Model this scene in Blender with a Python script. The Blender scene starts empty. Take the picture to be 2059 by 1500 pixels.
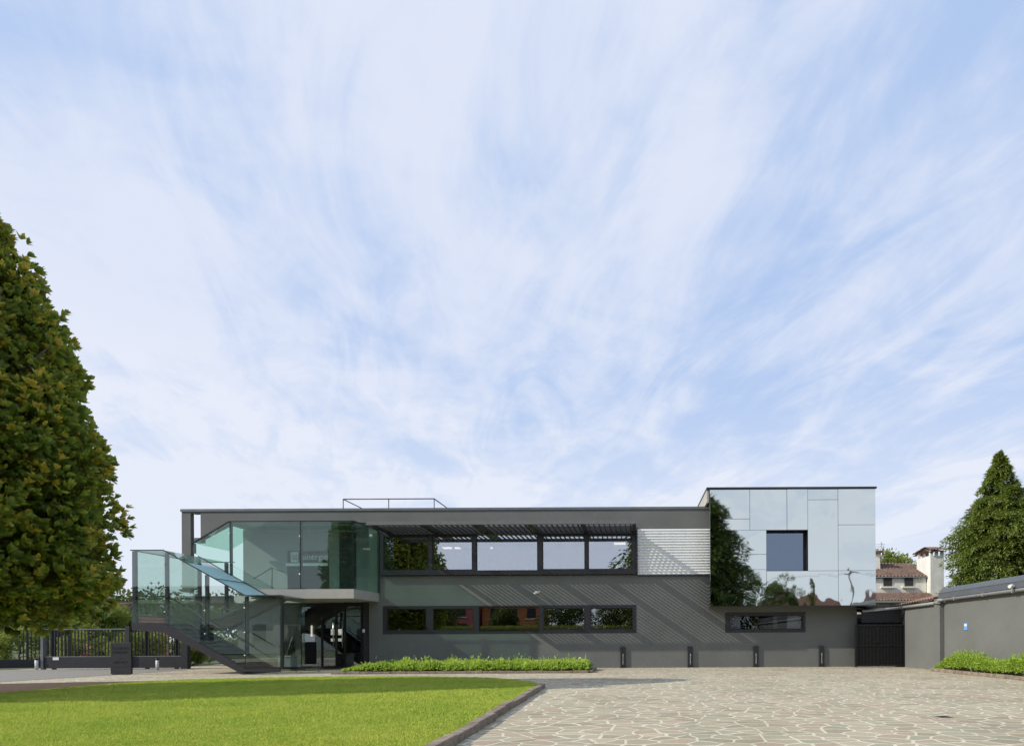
import bpy, bmesh, math, random
import numpy as np
from mathutils import Vector, Matrix
R = math.radians
sc = bpy.context.scene
COL = sc.collection

# ------------------------------------------------------------------ camera
F, PX, PY, CAMZ, ROLL = 1200.0, 1270.0, 1287.0, 1.1, 0.005
cs, sn = math.cos(ROLL), math.sin(ROLL)
cam = bpy.data.cameras.new('camera')
cam.sensor_width = 36.0
cam.lens = 36.0 * F / 2059.0
cam.shift_x = (1029.5 - PX) / 2059.0
cam.shift_y = (PY - 750.0) / 2059.0
cam.clip_start, cam.clip_end = 0.05, 3000
co = bpy.data.objects.new('camera', cam)
COL.objects.link(co)
rt, up, bk = Vector((cs, 0, -sn)), Vector((sn, 0, cs)), Vector((0, -1, 0))
co.matrix_world = Matrix(((rt.x, up.x, bk.x, 0), (rt.y, up.y, bk.y, 0), (rt.z, up.z, bk.z, CAMZ), (0, 0, 0, 1)))
sc.camera = co

# ------------------------------------------------------------------ light
LDIR = Vector((3.26, 1.0, -2.25)).normalized()
sun = bpy.data.lights.new('sun', 'SUN')
sun.energy, sun.angle, sun.color = 4.0, R(0.4), (1.0, 0.93, 0.82)
so = bpy.data.objects.new('sun', sun)
so.rotation_euler = LDIR.to_track_quat('-Z', 'Y').to_euler()
so.location = (-40, -15, 40)
COL.objects.link(so)
sc.view_settings.view_transform = 'Standard'
sc.view_settings.look = 'None'
sc.view_settings.exposure = 0.0
sc.view_settings.gamma = 1.0
sc.cycles.max_bounces = 10
sc.cycles.transparent_max_bounces = 32
sc.cycles.caustics_reflective = False
sc.cycles.caustics_refractive = False
sc.cycles.sample_clamp_indirect = 6.0
sc.cycles.use_denoising = True
sc.cycles.denoising_input_passes = 'RGB'

world = bpy.data.worlds.new('World')
sc.world = world
world.use_nodes = True
wt = world.node_tree
wt.nodes.clear()


class NT:
    """small helper for building node trees"""
    def __init__(s, t): s.t = t
    def n(s, typ, **kw):
        nd = s.t.nodes.new(typ)
        for k, v in kw.items():
            if k.startswith('i_'):
                key = k[2:]
                key = int(key) if key.isdigit() else key.replace('_', ' ')
                s.put(nd.inputs[key], v)
            else:
                setattr(nd, k, v)
        return nd
    def put(s, sock, v):
        if isinstance(v, bpy.types.NodeSocket): s.t.links.new(v, sock)
        elif isinstance(v, bpy.types.Node): s.t.links.new(v.outputs[0], sock)
        else: sock.default_value = v
    def m(s, op, a, b=None, c=None, clamp=False):
        nd = s.t.nodes.new('ShaderNodeMath'); nd.operation = op; nd.use_clamp = clamp
        for i, v in enumerate((a, b, c)):
            if v is not None: s.put(nd.inputs[i], v)
        return nd.outputs[0]
    def mix(s, f, a, b, typ='MIX'):
        nd = s.t.nodes.new('ShaderNodeMix'); nd.data_type = 'RGBA'; nd.blend_type = typ
        s.put(nd.inputs[0], f); s.put(nd.inputs[6], a); s.put(nd.inputs[7], b)
        return nd.outputs[2]
    def ramp(s, f, pts, interp='LINEAR'):
        nd = s.t.nodes.new('ShaderNodeValToRGB'); cr = nd.color_ramp; cr.interpolation = interp
        while len(cr.elements) > 1: cr.elements.remove(cr.elements[-1])
        cr.elements[0].position = pts[0][0]; cr.elements[0].color = c4(pts[0][1])
        for p, c in pts[1:]:
            e = cr.elements.new(p); e.color = c4(c)
        s.put(nd.inputs[0], f)
        return nd.outputs[0]
    def noise(s, vec, scale, detail=3.0, rough=0.5, dist=0.0):
        return s.n('ShaderNodeTexNoise', i_Vector=vec, i_Scale=scale, i_Detail=detail, i_Roughness=rough, i_Distortion=dist).outputs[0]
    def sm(s, v, a, b, lo=0.0, hi=1.0):
        nd = s.t.nodes.new('ShaderNodeMapRange'); nd.interpolation_type = 'SMOOTHSTEP'
        for i, x in enumerate((v, a, b, lo, hi)): s.put(nd.inputs[i], x)
        return nd.outputs[0]


def c4(c): return (c[0], c[1], c[2], 1.0) if not isinstance(c, (int, float)) else (c, c, c, 1.0)


w = NT(wt)
sky = w.n('ShaderNodeTexSky', sky_type='NISHITA', sun_disc=False, sun_elevation=R(33.3), sun_rotation=math.atan2(-3.26, -1.0),
          altitude=100, air_density=1.0, dust_density=1.2, ozone_density=1.0)
gen = w.n('ShaderNodeTexCoord').outputs['Generated']
sx = w.n('ShaderNodeSeparateXYZ', i_Vector=gen)
zz = w.m('ADD', w.m('MAXIMUM', sx.outputs[2], 0.0), 0.13)
ax = w.m('DIVIDE', sx.outputs[0], zz)
ay = w.m('DIVIDE', sx.outputs[1], zz)
SWX, SWY, SZ = 1.7, 0.5, 3.1
def skyvec(kx, ky, ox, oy, shear=0.0):
    vx = w.m('ADD', w.m('MULTIPLY', w.m('ADD', ax, w.m('MULTIPLY', ay, shear)), kx), ox)
    vy = w.m('ADD', w.m('MULTIPLY', ay, ky), oy)
    return w.n('ShaderNodeCombineXYZ', i_X=vx, i_Y=vy, i_Z=SZ).outputs[0]
big = w.noise(skyvec(1.9, 0.95, 3.3, 1.2, 0.25), 1.0, 5.0, 0.52, 0.6)
fine = w.noise(skyvec(5.0, 2.0, 7.0, 2.0, 0.35), 1.0, 7.0, 0.62, 1.4)
puff = w.noise(skyvec(2.6, 2.3, 1.0, 5.0), 1.0, 7.0, 0.58, 0.5)
cm = w.m('ADD', w.m('MULTIPLY', big, 0.46), w.m('ADD', w.m('MULTIPLY', fine, 0.30), w.m('MULTIPLY', puff, 0.36)))
# more veil to the left (towards the sun) and near the horizon
cm = w.m('ADD', cm, w.m('MULTIPLY', sx.outputs[0], -0.085))
cmask = w.sm(cm, 0.44, 0.69)
lowv = w.sm(sx.outputs[2], 0.05, 0.45, 1.0, 0.0)
veil = w.m('ADD', w.m('MULTIPLY', lowv, 1.5), 0.20)
mask = w.m('MAXIMUM', w.m('ADD', w.m('MULTIPLY', cmask, 0.72), w.m('MULTIPLY', veil, 0.55)), 0.0, clamp=True)
ccol = w.mix(lowv, (8.0, 8.4, 9.6, 1), (7.95, 8.5, 9.6, 1))
bluesky = w.mix(0.84, sky.outputs[0], (4.5, 6.3, 9.7, 1))
skyc = w.mix(mask, bluesky, ccol)
bg = w.n('ShaderNodeBackground', i_Color=skyc, i_Strength=0.1)
wo = w.n('ShaderNodeOutputWorld', i_Surface=bg)


# ------------------------------------------------------------------ helpers
def P(px, py, d):
    u, v = (px - PX) / F * d, (PY - py) / F * d
    return Vector((u * cs + v * sn, d, CAMZ - u * sn + v * cs))
def G(px, py):
    """point on the ground seen at a pixel"""
    dz = (-(px - PX) * sn + (PY - py) * cs) / F
    return P(px, py, -CAMZ / dz)
def tag(o, label=None, cat=None, group=None, kind=None):
    if label: o['label'] = label
    if cat: o['category'] = cat
    if group: o['group'] = group
    if kind: o['kind'] = kind
    return o
def thing(name, label, cat, loc=(0, 0, 0), rz=0.0, group=None):
    o = bpy.data.objects.new(name, None)
    o.location = loc; o.rotation_euler = (0, 0, rz); o.empty_display_size = 0.3
    COL.objects.link(o)
    return tag(o, label, cat, group)
def link(name, me, mat, parent=None):
    me.name = name
    if mat and len(me.materials) == 0: me.materials.append(mat)
    o = bpy.data.objects.new(name, me)
    COL.objects.link(o)
    if parent:
        o.parent = parent
    return o
def copy_tree(o, parent=None):
    c = o.copy(); COL.objects.link(c)
    if parent: c.parent = parent
    for ch in o.children: copy_tree(ch, c)
    return c


class MB:
    """collects shapes for one mesh"""
    def __init__(s, off=(0, 0, 0)):
        s.bm = bmesh.new(); s.off = Vector(off)
    def box(s, x0, x1, y0, y1, z0, z1):
        vs = [s.bm.verts.new(Vector(p) - s.off) for p in ((x0, y0, z0), (x1, y0, z0), (x1, y1, z0), (x0, y1, z0), (x0, y0, z1), (x1, y0, z1), (x1, y1, z1), (x0, y1, z1))]
        for f in ((0, 3, 2, 1), (4, 5, 6, 7), (0, 1, 5, 4), (1, 2, 6, 5), (2, 3, 7, 6), (3, 0, 4, 7)):
            s.bm.faces.new([vs[i] for i in f])
        return s
    def prism(s, pts, vec):
        vec = Vector(vec)
        a = [s.bm.verts.new(Vector(p) - s.off) for p in pts]
        b = [s.bm.verts.new(Vector(p) + vec - s.off) for p in pts]
        s.bm.faces.new(a); s.bm.faces.new(b[::-1])
        n = len(pts)
        for i in range(n):
            s.bm.faces.new((a[i], a[(i + 1) % n], b[(i + 1) % n], b[i]))
        return s
    def bar(s, a, b, r, seg=8, r2=None):
        a, b = Vector(a), Vector(b); r2 = r if r2 is None else r2
        d = (b - a).normalized(); u = d.orthogonal().normalized(); v = d.cross(u)
        ra, rb = [], []
        for i in range(seg):
            t = 2 * math.pi * i / seg; q = u * math.cos(t) + v * math.sin(t)
            ra.append(s.bm.verts.new(a + q * r - s.off)); rb.append(s.bm.verts.new(b + q * r2 - s.off))
        for i in range(seg):
            s.bm.faces.new((ra[i], ra[(i + 1) % seg], rb[(i + 1) % seg], rb[i])).smooth = True
        s.bm.faces.new(ra[::-1]); s.bm.faces.new(rb)
        return s
    def sqbar(s, a, b, w_, h):
        """square bar: w_ sideways (horizontal), h the other way"""
        a, b = Vector(a), Vector(b); d = (b - a).normalized()
        u = d.cross(Vector((0, 0, 1)))
        u = Vector((1, 0, 0)) if u.length < 1e-4 else u.normalized()
        v = u.cross(d)
        pts = [a + u * w_ / 2 + v * h / 2, a - u * w_ / 2 + v * h / 2, a - u * w_ / 2 - v * h / 2, a + u * w_ / 2 - v * h / 2]
        return s.prism(pts, b - a)
    def sphere(s, c, r, seg=10, scale=(1, 1, 1)):
        mt = Matrix.Translation(Vector(c) - s.off) @ Matrix.Diagonal((r * scale[0], r * scale[1], r * scale[2], 1))
        bmesh.ops.create_uvsphere(s.bm, u_segments=seg, v_segments=max(4, seg // 2), radius=1, matrix=mt)
        return s
    def build(s, name, mat, parent=None, bevel=0.0, seg=1):
        bmesh.ops.recalc_face_normals(s.bm, faces=s.bm.faces)
        if bevel:
            bmesh.ops.bevel(s.bm, geom=[e for e in s.bm.edges if len(e.link_faces) == 2 and e.calc_face_angle(0) > 0.6], offset=bevel, segments=seg, affect='EDGES', profile=0.6)
        me = bpy.data.meshes.new(name); s.bm.to_mesh(me); s.bm.free()
        return link(name, me, mat, parent)
def on(t):
    return MB(t.location)
def wall_cells(mb, x0, x1, z0, z1, y0, y1, holes):
    xs = sorted({x0, x1, *[h[0] for h in holes], *[h[1] for h in holes]})
    xs = [x for x in xs if x0 <= x <= x1]
    for a, b in zip(xs, xs[1:]):
        cuts = sorted([(h[2], h[3]) for h in holes if h[0] < (a + b) / 2 < h[1]])
        z = z0
        for c0, c1 in cuts:
            if c0 > z: mb.box(a, b, y0, y1, z, c0)
            z = max(z, c1)
        if z < z1: mb.box(a, b, y0, y1, z, z1)
    bmesh.ops.remove_doubles(mb.bm, verts=mb.bm.verts, dist=1e-5)
    # drop the inner faces that butt against each other
    seen = {}
    for f in mb.bm.faces:
        seen.setdefault(tuple(sorted(v.index for v in f.verts)), []).append(f)
    return mb
def text_mesh(name, body, size, mat, parent, origin, xdir, zdir, depth=0.006, align='LEFT', width=None):
    cu = bpy.data.curves.new(name, 'FONT'); cu.body = body; cu.size = size; cu.extrude = depth / 2; cu.align_x = align; cu.resolution_u = 3
    ob = bpy.data.objects.new(name, cu); COL.objects.link(ob)
    bpy.context.view_layer.update()
    dg = bpy.context.evaluated_depsgraph_get()
    me = bpy.data.meshes.new_from_object(ob.evaluated_get(dg))
    bpy.data.objects.remove(ob); bpy.data.curves.remove(cu)
    if width:
        xs = [v.co.x for v in me.vertices]; k = width / (max(xs) - min(xs))
        for v in me.vertices: v.co.x *= k
    xd, zd = Vector(xdir).normalized(), Vector(zdir).normalized()
    yd = xd.cross(zd)  # text normal
    mt = Matrix((xd, zd, yd)).transposed().to_4x4()
    mt.translation = Vector(origin) - (parent.location if parent else Vector())
    me.transform(mt)
    me.materials.clear()
    return link(name, me, mat, parent)


# ------------------------------------------------------------------ materials
def mat(name):
    m_ = bpy.data.materials.new(name); m_.use_nodes = True
    t = m_.node_tree; t.nodes.clear()
    k = NT(t); out = k.n('ShaderNodeOutputMaterial')
    return m_, k, out
def objco(k): return k.n('ShaderNodeTexCoord').outputs['Object']
def geoco(k): return k.n('ShaderNodeNewGeometry').outputs['Position']
def simple(name, col, rough=0.6, metal=0.0, var=0.12, scale=6.0, bump=0.0, bscale=60.0, spec=0.4, streak=False):
    m_, k, out = mat(name)
    p = geoco(k)
    nz = k.noise(p, scale, 5.0, 0.6)
    if streak:
        q = k.n('ShaderNodeVectorMath', operation='MULTIPLY', i_0=p, i_1=(2.6, 2.6, 0.22)).outputs[0]
        nz = k.m('ADD', k.m('MULTIPLY', nz, 0.5), k.m('MULTIPLY', k.noise(q, 1.6, 5.0, 0.65), 0.5))
    lo = tuple(c * (1 - var) for c in col); hi = tuple(min(1, c * (1 + var)) for c in col)
    c = k.ramp(nz, [(0.3, lo), (0.7, hi)])
    b = k.n('ShaderNodeBsdfPrincipled', i_Base_Color=c, i_Roughness=rough, i_Metallic=metal)
    b.inputs['Specular IOR Level'].default_value = spec
    if bump:
        bn = k.n('ShaderNodeBump', i_Strength=bump, i_Distance=0.02, i_Height=k.noise(p, bscale, 4.0, 0.6))
        k.put(b.inputs['Normal'], bn)
    k.put(out.inputs[0], b)
    return m_
def emit(name, col, st):
    m_, k, out = mat(name)
    k.put(out.inputs[0], k.n('ShaderNodeEmission', i_Color=c4(col), i_Strength=st))
    return m_
def glassy(name, tint, base, edge, refl=(0.9, 0.95, 0.95), wob=0.0, wscale=0.5, dark=0.0, rough=0.0):
    """thin pane: tinted see-through part plus a mirror part that grows at grazing angles"""
    m_, k, out = mat(name)
    lw = k.n('ShaderNodeLayerWeight', i_Blend=0.5)
    fac = k.m('ADD', k.m('MULTIPLY', k.m('POWER', lw.outputs['Facing'], 3.0), edge), base, clamp=True)
    tr = k.n('ShaderNodeBsdfTransparent', i_Color=c4(tint))
    gl = k.n('ShaderNodeBsdfGlossy', i_Color=c4(refl), i_Roughness=rough)
    if wob:
        bn = k.n('ShaderNodeBump', i_Strength=wob, i_Distance=0.05, i_Height=k.noise(geoco(k), wscale, 2.0, 0.5))
        k.put(gl.inputs['Normal'], bn)
    k.put(out.inputs[0], k.n('ShaderNodeMixShader', i_0=fac, i_1=tr, i_2=gl))
    return m_
def foliage(name, cols, rough=0.45, trans=0.25, spec=0.4):
    """cols: ramp over the per-leaf tint"""
    m_, k, out = mat(name)
    a = k.n('ShaderNodeAttribute', attribute_name='tint')
    c = k.ramp(a.outputs['Fac'], cols)
    b = k.n('ShaderNodeBsdfPrincipled', i_Base_Color=c, i_Roughness=rough)
    b.inputs['Specular IOR Level'].default_value = spec
    tl = k.n('ShaderNodeBsdfTranslucent', i_Color=k.mix(0.5, c, (0.30, 0.36, 0.03, 1), 'MIX'))
    k.put(out.inputs[0], k.n('ShaderNodeMixShader', i_0=trans, i_1=b, i_2=tl))
    return m_


M = {}
M['paint'] = simple('grey_render', (0.163, 0.169, 0.161), 0.75, var=0.09, scale=0.9, spec=0.25)
M['paint_in'] = simple('inner_render', (0.30, 0.31, 0.31), 0.8, var=0.06, scale=2, spec=0.2)
M['white_in'] = simple('white_plaster', (0.75, 0.76, 0.76), 0.8, var=0.03, scale=2)
M['dark'] = simple('dark_metal', (0.022, 0.023, 0.028), 0.45, var=0.2, scale=4)
M['frame'] = simple('window_metal', (0.032, 0.031, 0.038), 0.42, var=0.15, scale=5)
M['black'] = simple('black_paint', (0.010, 0.010, 0.012), 0.5, var=0.2)
M['coping'] = simple('zinc_coping', (0.16, 0.175, 0.19), 0.45, metal=0.3, var=0.15, scale=2)
M['slab'] = simple('concrete_edge', (0.42, 0.41, 0.375), 0.8, var=0.10, scale=3, streak=True)
M['corr'] = simple('corrugated_metal', (0.84, 0.86, 0.86), 0.45, metal=0.1, var=0.06, scale=1.5, streak=True)
M['steel'] = simple('fittings_steel', (0.6, 0.6, 0.6), 0.3, metal=0.9)
M['white'] = simple('white_plastic', (0.78, 0.78, 0.76), 0.5, var=0.05)
M['louvre'] = simple('louvre_metal', (0.055, 0.055, 0.058), 0.5, var=0.15)
M['pergola'] = simple('sunshade_beam_metal', (0.16, 0.16, 0.165), 0.5, var=0.12)
M['glass'] = glassy('green_glass', (0.79, 0.92, 0.86), 0.06, 0.45, wob=0.02, wscale=0.6)
M['glassroof'] = glassy('roof_glass', (0.70, 0.90, 0.93), 0.60, 0.75, refl=(0.78, 0.98, 1.0))
def roofglass_mat():
    m_, k, out = mat('painted_sky_roof_glass')
    col = (0.70, 0.95, 0.98, 1)  # blue of the mirrored sky put into the glass as diffuse colour
    df = k.n('ShaderNodeMixShader', i_0=0.5, i_1=k.n('ShaderNodeBsdfDiffuse', i_Color=col), i_2=k.n('ShaderNodeBsdfTranslucent', i_Color=col))
    tr = k.n('ShaderNodeBsdfTransparent', i_Color=(0.62, 0.86, 0.90, 1))
    a = k.n('ShaderNodeMixShader', i_0=0.92, i_1=tr, i_2=df)
    gl = k.n('ShaderNodeBsdfGlossy', i_Color=(0.9, 1, 1, 1), i_Roughness=0.02)
    lw = k.n('ShaderNodeLayerWeight', i_Blend=0.5)
    k.put(out.inputs[0], k.n('ShaderNodeMixShader', i_0=k.m('ADD', k.m('MULTIPLY', k.m('POWER', lw.outputs['Facing'], 4.0), 0.35), 0.05), i_1=a, i_2=gl))
    return m_
M['roofsky'] = roofglass_mat()
M['stairglass'] = glassy('stair_glass', (0.87, 0.94, 0.905), 0.10, 0.45, wob=0.02, wscale=0.6)
M['squarepane'] = glassy('square_window_glass', (0.5, 0.54, 0.6), 0.22, 0.3, refl=(0.66, 0.80, 1.0))
M['smallpane'] = glassy('small_window_glass', (0.72, 0.74, 0.78), 0.10, 0.3)
M['pane'] = glassy('window_glass', (0.66, 0.70, 0.72), 0.46, 0.4, refl=(0.86, 0.90, 0.96), wob=0.012, wscale=0.7)
M['panelow'] = glassy('lower_window_glass', (0.5, 0.54, 0.54), 0.26, 0.3, refl=(0.95, 0.97, 0.97), wob=0.012, wscale=0.7)
M['doorglass'] = glassy('door_glass', (0.5, 0.56, 0.55), 0.17, 0.4, wob=0.02, wscale=0.8)
def skyglass_mat():
    m_, k, out = mat('painted_sky_pane_glass')
    df = k.n('ShaderNodeMixShader', i_0=0.5, i_1=k.n('ShaderNodeBsdfDiffuse', i_Color=(0.82, 0.92, 0.88, 1)), i_2=k.n('ShaderNodeBsdfTranslucent', i_Color=(0.82, 0.92, 0.88, 1)))  # pale diffuse colour painted in for the bright sky this back pane reflects
    tr = k.n('ShaderNodeBsdfTransparent', i_Color=(0.86, 0.95, 0.92, 1))
    k.put(out.inputs[0], k.n('ShaderNodeMixShader', i_0=0.62, i_1=tr, i_2=df))
    return m_
M['skyglass'] = skyglass_mat()
def mirror_mat():
    m_, k, out = mat('mirror_panel_finish')
    p = geoco(k)
    sep = k.n('ShaderNodeSeparateXYZ', i_Vector=p)
    # the lowest row of sheets is visibly buckled
    amt = k.sm(sep.outputs[2], 2.6, 4.2, 1.0, 0.12)
    q = k.n('ShaderNodeVectorMath', operation='MULTIPLY', i_0=p, i_1=(1.0, 1.0, 0.7)).outputs[0]
    h = k.m('ADD', k.noise(q, 0.75, 2.0, 0.5), k.m('MULTIPLY', k.noise(q, 3.0, 1.0, 0.5), 0.05))
    bn = k.n('ShaderNodeBump', i_Strength=k.m('MULTIPLY', amt, 0.30), i_Distance=0.05, i_Height=h)
    col = k.ramp(k.noise(p, 0.8, 3.0), [(0.3, (0.665, 0.71, 0.68)), (0.7, (0.69, 0.735, 0.705))])
    k.put(out.inputs[0], k.n('ShaderNodeBsdfPrincipled', i_Base_Color=col, i_Metallic=1.0, i_Roughness=0.025, i_Normal=bn))
    return m_
M['mirror'] = mirror_mat()
M['tile'] = simple('clay_tile', (0.19, 0.13, 0.105), 0.85, var=0.45, scale=3.5)
M['tilered'] = simple('red_clay_tile', (0.28, 0.16, 0.12), 0.85, var=0.35, scale=3.0)
M['plaster'] = simple('cream_plaster', (0.84, 0.82, 0.74), 0.85, var=0.08, scale=1.2, streak=True)
M['plaster_old'] = simple('weathered_plaster', (0.74, 0.73, 0.67), 0.9, var=0.22, scale=3, streak=True)
M['pink'] = simple('pink_plaster', (0.55, 0.16, 0.15), 0.85, var=0.10, scale=1)
M['orange'] = simple('orange_plaster', (0.58, 0.24, 0.10), 0.85, var=0.10, scale=1)
M['shutter'] = simple('shutter_wood', (0.05, 0.045, 0.042), 0.7)
M['bark'] = simple('bark', (0.11, 0.085, 0.06), 0.9, var=0.4, scale=9, bump=0.5, bscale=25)
M['blue'] = simple('blue_plate', (0.16, 0.42, 0.80), 0.4)
M['kerb'] = simple('porphyry_kerb', (0.25, 0.20, 0.155), 0.85, var=0.40, scale=5, bump=0.5, bscale=30)
M['soil'] = simple('soil', (0.06, 0.042, 0.028), 0.95, var=0.5, scale=20, bump=0.8, bscale=60)
M['mulch'] = simple('bark_mulch', (0.10, 0.06, 0.035), 0.95, var=0.7, scale=30, bump=1.0, bscale=50)
M['asphalt'] = simple('asphalt', (0.235, 0.22, 0.19), 0.9, var=0.25, scale=14, bump=0.3, bscale=90)
M['flash'] = simple('grey_flashing', (0.12, 0.135, 0.155), 0.45, metal=0.2, var=0.08, scale=1.5)
M['pipe'] = simple('pipe_grey', (0.30, 0.305, 0.30), 0.5, var=0.06)
M['lamp'] = emit('ceiling_lamp_glow', (1.0, 0.80, 0.64), 3.2)
M['pot'] = simple('planter_resin', (0.42, 0.45, 0.44), 0.6)
def paving_mat():
    m_, k, out = mat('crazy_paving')
    p = geoco(k)
    wob = k.n('ShaderNodeTexNoise', i_Vector=p, i_Scale=1.5, i_Detail=2.0)
    off = k.n('ShaderNodeVectorMath', operation='SCALE', i_0=k.n('ShaderNodeVectorMath', operation='SUBTRACT', i_0=wob.outputs['Color'], i_1=(0.5, 0.5, 0.5)).outputs[0])
    off.inputs['Scale'].default_value = 0.28
    q = k.n('ShaderNodeVectorMath', operation='ADD', i_0=p, i_1=off.outputs[0]).outputs[0]
    q2 = k.n('ShaderNodeVectorMath', operation='MULTIPLY', i_0=q, i_1=(1.0, 1.25, 0.0)).outputs[0]
    vd = k.n('ShaderNodeTexVoronoi', feature='DISTANCE_TO_EDGE', voronoi_dimensions='2D', i_Vector=q2, i_Scale=3.3, i_Randomness=1.0)
    vc = k.n('ShaderNodeTexVoronoi', feature='F1', voronoi_dimensions='2D', i_Vector=q2, i_Scale=3.3, i_Randomness=1.0)
    sep = k.n('ShaderNodeSeparateColor', i_0=vc.outputs['Color'])
    stone = k.ramp(sep.outputs[0], [(0.0, (0.35, 0.31, 0.22)), (0.2, (0.40, 0.355, 0.255)), (0.45, (0.47, 0.415, 0.295)), (0.6, (0.37, 0.365, 0.27)), (0.75, (0.45, 0.35, 0.26)), (0.88, (0.50, 0.455, 0.33)), (1.0, (0.39, 0.31, 0.235))])
    rare = k.m('GREATER_THAN', sep.outputs[1], 0.99)
    stone = k.mix(rare, stone, (0.43, 0.34, 0.23, 1))
    nz = k.noise(p, 22, 5.0, 0.65)
    stone = k.mix(0.45, stone, k.ramp(nz, [(0.3, (0.36, 0.35, 0.34)), (0.7, (0.62, 0.61, 0.59))]), 'OVERLAY')
    edge = k.m('ADD', vd.outputs['Distance'], k.m('MULTIPLY', k.m('SUBTRACT', k.noise(p, 30, 3.0), 0.5), 0.03))
    wid = k.m('ADD', k.m('MULTIPLY', k.noise(p, 2.0, 2.0), 0.075), 0.006)
    j = k.sm(edge, wid, k.m('ADD', wid, 0.025), 1.0, 0.0)
    joint = k.ramp(k.noise(p, 9, 4.0), [(0.3, (0.60, 0.555, 0.43)), (0.7, (0.76, 0.71, 0.57))])
    big = k.ramp(k.noise(p, 0.5, 4.0, 0.6), [(0.28, (0.76, 0.75, 0.73)), (0.5, (0.94, 0.94, 0.93)), (0.7, (1.0, 1.0, 1.0))])
    col = k.mix(1.0, k.mix(k.m('MULTIPLY', j, 0.92), stone, joint), big, 'MULTIPLY')
    h = k.m('ADD', k.m('MULTIPLY', j, -0.5), k.m('MULTIPLY', nz, 0.25))
    bn = k.n('ShaderNodeBump', i_Strength=0.4, i_Distance=0.02, i_Height=h)
    b = k.n('ShaderNodeBsdfPrincipled', i_Base_Color=col, i_Roughness=0.85, i_Normal=bn)
    b.inputs['Specular IOR Level'].default_value = 0.2
    k.put(out.inputs[0], b)
    return m_
M['paving'] = paving_mat()
def lawn_mat(name, soilish):
    m_, k, out = mat(name)
    p = geoco(k)
    a = k.n('ShaderNodeAttribute', attribute_name='tint')
    big = k.noise(p, 0.55, 4.0, 0.6)
    mid = k.noise(p, 4.0, 4.0, 0.6)
    v = k.m('ADD', k.m('MULTIPLY', big, 0.5), k.m('ADD', k.m('MULTIPLY', mid, 0.25), k.m('MULTIPLY', a.outputs['Fac'], 0.0 if soilish else 0.35)))
    if soilish:
        c = k.ramp(k.m('ADD', v, k.m('MULTIPLY', k.noise(p, 60, 4.0), 0.3)), [(0.3, (0.16, 0.22, 0.03)), (0.7, (0.32, 0.36, 0.06))])
    else:
        c = k.ramp(v, [(0.22, (0.19, 0.35, 0.04)), (0.45, (0.40, 0.53, 0.075)), (0.75, (0.66, 0.66, 0.14))])
    b = k.n('ShaderNodeBsdfPrincipled', i_Base_Color=c, i_Roughness=0.6)
    b.inputs['Specular IOR Level'].default_value = 0.25
    tl = k.n('ShaderNodeBsdfTranslucent', i_Color=c)
    k.put(out.inputs[0], k.n('ShaderNodeMixShader', i_0=0.0 if soilish else 0.3, i_1=b, i_2=tl))
    return m_
M['lawn'] = lawn_mat('lawn_ground', True)
M['blade'] = lawn_mat('grass_blades', False)
M['field'] = simple('field', (0.07, 0.09, 0.03), 0.95, var=0.4, scale=0.3)
M['magnolia'] = foliage('magnolia_leaf', [(0.0, (0.11, 0.18, 0.05)), (0.22, (0.24, 0.32, 0.06)), (0.42, (0.44, 0.46, 0.075)), (0.6, (0.62, 0.53, 0.09)), (0.8, (0.70, 0.50, 0.09)), (1.0, (0.74, 0.62, 0.13))], 0.34, 0.42, 0.6)
M['spruce'] = foliage('spruce_needles', [(0.0, (0.10, 0.15, 0.035)), (0.6, (0.21, 0.27, 0.06)), (1.0, (0.36, 0.40, 0.10))], 0.6, 0.35, 0.2)
M['leafy'] = foliage('bush_leaf', [(0.0, (0.08, 0.13, 0.028)), (0.5, (0.17, 0.235, 0.045)), (1.0, (0.38, 0.40, 0.10))], 0.5, 0.35, 0.3)
M['leafy_dark'] = foliage('dark_leaf', [(0.0, (0.030, 0.055, 0.018)), (0.5, (0.07, 0.105, 0.026)), (1.0, (0.15, 0.18, 0.04))], 0.5, 0.25, 0.3)
M['leafy_far'] = foliage('far_leaf', [(0.0, (0.060, 0.085, 0.045)), (0.5, (0.10, 0.13, 0.062)), (1.0, (0.17, 0.19, 0.09))], 0.7, 0.2, 0.1)
M['bed'] = foliage('groundcover_leaf', [(0.0, (0.24, 0.40, 0.055)), (0.5, (0.44, 0.62, 0.09)), (0.9, (0.60, 0.70, 0.16)), (1.0, (0.70, 0.68, 0.32))], 0.5, 0.45, 0.3)
M['reed'] = foliage('reed_leaf', [(0.0, (0.05, 0.09, 0.03)), (1.0, (0.16, 0.18, 0.06))], 0.5, 0.2, 0.3)


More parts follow.
